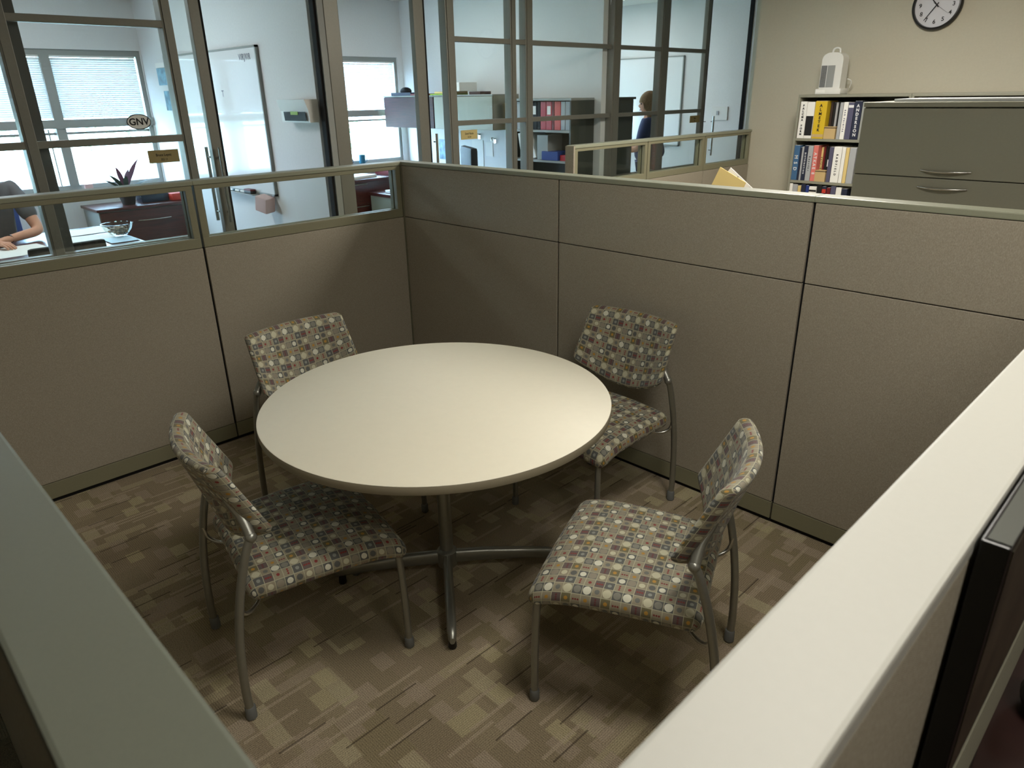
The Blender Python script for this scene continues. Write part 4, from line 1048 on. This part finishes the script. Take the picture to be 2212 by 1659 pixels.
stack('book', -3.86, 3.02, top, .34, .24, .035, M['navy'], 'open dark book on the cherry overhead cabinet', 'book', .1)
cp = MB().sphere((-3.90, 3.02, top+.05), .075, 16, (1.1, .8, .6)).build('cap', M['blackm'], None, True); tag(cp, 'black cap on the pile above the cherry cabinet', 'cap')
stack('folder', -3.48, 3.02, top, .34, .26, .02, M['reddk'], 'dark red folder on the cherry overhead cabinet', 'folder')
stack('folder', -3.12, 3.03, top, .36, .26, .015, M['green'], 'green yellow folder on the grey overhead cabinet', 'folder')
stack('folder', -3.08, 3.03, top+.0155, .30, .24, .02, M['manila'], 'tan folder above the green one on the grey cabinet', 'folder')
stack('paper_stack', -2.92, 3.05, top+.036, .22, .26, .09, M['paper'], 'tall white paper stack on the grey overhead cabinet', 'papers')
stack('small_box', -2.62, 3.05, top, .18, .16, .03, M['cherry2'], 'flat brown box on the grey overhead cabinet', 'box')
BC = bookcase('bookcase', -2.10, -1.225, 2.94, 3.29, 1.665, [.05, .36, .76, 1.085, 1.372], 'steel bookcase with red binders in the middle office', M['greyl'], M['greyd'])
def binder(x0, x1, h, z, m_, label, lab=None, tilt=0.):
    t = thing('binder', label, 'binder', ((x0+x1)/2, 2.97, z), 'binders on the office bookcase')
    R = Matrix.Rotation(tilt, 3, 'Y'); w = x1-x0
    MB().obox(((x0+x1)/2, 3.08, z+h/2+abs(math.sin(tilt))*w*.5+.001), w-.003, .22, h, R, .003).build('cover', m_, t)
    if lab: MB().box(x0+w*.2, x1-w*.2, 2.9685, 2.9705, z+h*.55, z+h*.85).build('label_plate', lab, t)
P_ = M['paper']
for x0, x1, m_, l_, lb in [(-2.075, -2.03, 'brownd', 'brown binder leftmost on the office bookcase', None), (-2.028, -1.985, 'reddk', 'dark red binder second from the left', None), (-1.982, -1.94, 'bgrey', 'grey binder near the left of the top shelf', None), (-1.937, -1.89, 'brownd', 'dark binder behind the glass post', None),
                           (-1.885, -1.83, 'navy', 'navy binder with white label', P_), (-1.827, -1.775, 'bgrey', 'pale grey binder between two dark ones', None), (-1.772, -1.70, 'ink', 'black binder with white label', P_), (-1.697, -1.655, 'ink', 'plain black binder left of the red ones', None),
                           (-1.652, -1.578, 'red', 'crimson binder left of the labelled red one', None), (-1.575, -1.50, 'red', 'red binder with a white label panel', P_), (-1.497, -1.47, 'reddk', 'narrow dark red binder', None), (-1.465, -1.385, 'orange', 'orange red binder right of the crimson ones', None),
                           (-1.382, -1.325, 'bgrey', 'grey binder with finger hole, inner one', None), (-1.322, -1.262, 'bgrey', 'grey binder at the right end of the top shelf', None)]:
    binder(x0, x1, .262, 1.372, M[m_], l_, lb)
for x, tl, l_ in ((-1.93, -.20, 'white binder leaning on the second shelf, left one'), (-1.85, -.26, 'white binder leaning on the second shelf, middle one'), (-1.77, -.30, 'white binder leaning on the second shelf, right one')):
    binder(x-.02, x+.02, .245, 1.086, M['paper'], l_, None, tl)
binder(-1.70, -1.55, .235, 1.086, M['greyl'], 'wide grey box file on the second shelf', None, 0)
stack('box', -1.50, 3.04, 1.0855, .22, .2, .085, M['blue'], 'blue box on the second shelf of the office bookcase', 'box')
stack('book', -1.32, 3.04, 1.0855, .12, .16, .055, M['red'], 'small red book right of the blue box', 'book')
# task chair and wall things
oc = thing('task_chair', 'charcoal leather task chair in the middle office', 'chair', (-2.05, 2.35, 0))
mb = MB(); prof = []
mb.box(-.235, .235, -.04, .04, .60, 1.235, .035)
mb.xform(Matrix.Translation((-2.05, 2.35, 0)) @ Matrix.Rotation(-.5, 4, 'Z')); mb.build('backrest', M['chairbk'], oc, True)
MB().box(-2.30, -1.82, 2.0, 2.46, .42, .50, .03).build('seat', M['chairbk'], oc, True)
MB().tube([(-2.05, 2.25, .09), (-2.05, 2.25, .43)], .025, 12).build('column', M['black'], oc, True)
MB().tube([(-2.05, 2.30, .45), (-2.05, 2.41, .50), (-2.05, 2.39, .7)], .018, 10, 5).build('back_bar', M['black'], oc, True)
for sd in (-1, 1):
    MB().tube([(-2.06+sd*.25, 2.40, .45), (-2.06+sd*.29, 2.36, .70), (-2.06+sd*.28, 2.18, .72)], .018, 10, 5).build('armrest', M['black'], oc, True)
for k in range(5):
    a = 2*PI*k/5+.3; MB().tube([(-2.05, 2.25, .10), (-2.05+.27*math.cos(a), 2.25+.27*math.sin(a), .06)], [.02, .013], 8).build('base_arm', M['black'], oc, True)
    MB().sphere((-2.05+.28*math.cos(a), 2.25+.28*math.sin(a), .03), .03, 10).build('caster', M['black'], oc, True)
for i, (x, z, l_) in enumerate([(-3.33, 1.28, 'coat hook above the blue picture'), (-2.92, 1.26, 'coat hook left of the task chair'), (-2.66, 1.22, 'coat hook right of the task chair')]):
    t = thing('coat_hook', l_, 'hook', (x, 3.29, z), 'hooks on the middle office wall')
    MB().box(x-.02, x+.02, 3.292, 3.30, z-.03, z+.03, .002).build('plate', M['chrome'], t)
    MB().tube([(x, 3.292, z+.02), (x, 3.25, z+.035), (x, 3.24, z)], .008, 8, 4).build('prong', M['chrome'], t, True)
wq = MB().box(-3.66, -3.34, 3.29, 3.299, .98, 1.21).build('wall_picture', M['photo']); tag(wq, 'blue grey picture on the middle office wall by the door handle', 'picture')
for x0, x1, z0, z1, l_ in ((-3.05, -2.86, .92, 1.22, 'white notice on the middle office wall, left one'), (-2.82, -2.70, 1.05, 1.20, 'small white notice below the coat hook')):
    tag(MB().box(x0, x1, 3.293, 3.299, z0, z1).build('notice', M['paper']), l_, 'notice', 'notices on the middle office wall')
wd = thing('office_desk', 'dark cherry desk with pedestal drawers in the middle office', 'desk', (-3.2, 2.2, 0))
MB().box(-4.24, -3.68, .9, 3.2, .80, .83, .005).build('desk_top', M['cherry'], wd)
pd = MB().box(-4.2, -3.72, 1.3, 3.15, .0, .80).build('pedestal', M['cherry'], wd)
for z0, z1 in ((.555, .798), (.295, .550), (.03, .29)):
    d = MB().box(-3.72, -3.702, 1.62, 2.24, z0, z1, .002).build('drawer', M['cherry'], wd); MB().tube([(-3.70, 2.02, z1-.022), (-3.68, 2.05, z1-.022), (-3.68, 2.19, z1-.022), (-3.70, 2.22, z1-.022)], .006, 8, 4).build('handle', M['chrome'], d, True)
for x, y, l_, m_, h in ((-4.27, 2.36, 'navy mug on the middle office sill beside the post', 'navy', .10), (-4.27, 2.56, 'teal mug on the middle office window sill', 'teal', .12)):
    t = thing('mug', l_, 'mug', (x, y, .93), 'mugs on the window sill')
    MB().lathe([(.034, 0), (.038, .004), (.041, h), (.036, h), (.034, .01)], (x, y, .93), 20).build('cup', M[m_], t, True)
    MB().tube([(x, y+.039, .93+h*.8), (x, y+.065, .93+h*.7), (x, y+.065, .93+h*.35), (x, y+.038, .93+h*.25)], .005, 8, 4).build('handle', M[m_], t, True)
stack('paper_stack', -3.9, 2.2, .8305, .30, .4, .03, M['paper'], 'stack of papers on the middle office desk', 'papers', .2)
stack('book', -3.95, 2.75, .8305, .25, .3, .07, M['reddk'], 'thick dark red book on the middle office desk', 'book', .1)
wd2 = thing('side_table', 'grey side table with cherry top in the middle office', 'table', (-3.28, 2.47, 0))
MB().box(-3.62, -2.95, 2.20, 2.75, .0, .655).build('body', M['grey'], wd2); MB().box(-3.64, -2.93, 2.18, 2.77, .655, .69, .004).build('top', M['cherry'], wd2)
stack('paper_stack', -3.25, 2.45, .6905, .30, .4, .03, M['paper'], 'white papers on the grey side table', 'papers', -.1)

# ------------------------------------------------------------------ right office: dark file cabinet
rc = thing('file_cabinet', 'tall dark file cabinet in the right office left of the person', 'cabinet', (-1.43, 3.67, 0))
MB().box(-1.66, -1.20, 3.43, 3.90, 0, 1.640).build('body', M['greyd'], rc)
MB().box(-1.68, -1.19, 3.42, 3.93, 1.640, 1.662, .003).build('top', M['greyd'], rc)
for k in range(4):
    d = MB().box(-1.64, -1.22, 3.90, 3.915, .03+.4*k, .42+.4*k, .003).build('drawer', M['greyd'], rc); MB().tube([(-1.5, 3.916, .33+.4*k), (-1.43, 3.935, .33+.4*k), (-1.36, 3.916, .33+.4*k)], .006, 8, 4).build('handle', M['chrome'], d, True)
sw = thing('light_switch', 'white light switch panel on the right office wall', 'switch', (-1.45, 6.02, 1.42))
MB().box(-1.52, -1.30, 6.015, 6.029, 1.36, 1.52, .003).build('plate', M['white'], sw); MB().box(-1.45, -1.42, 6.008, 6.015, 1.42, 1.47).build('toggle', M['bgrey'], sw)
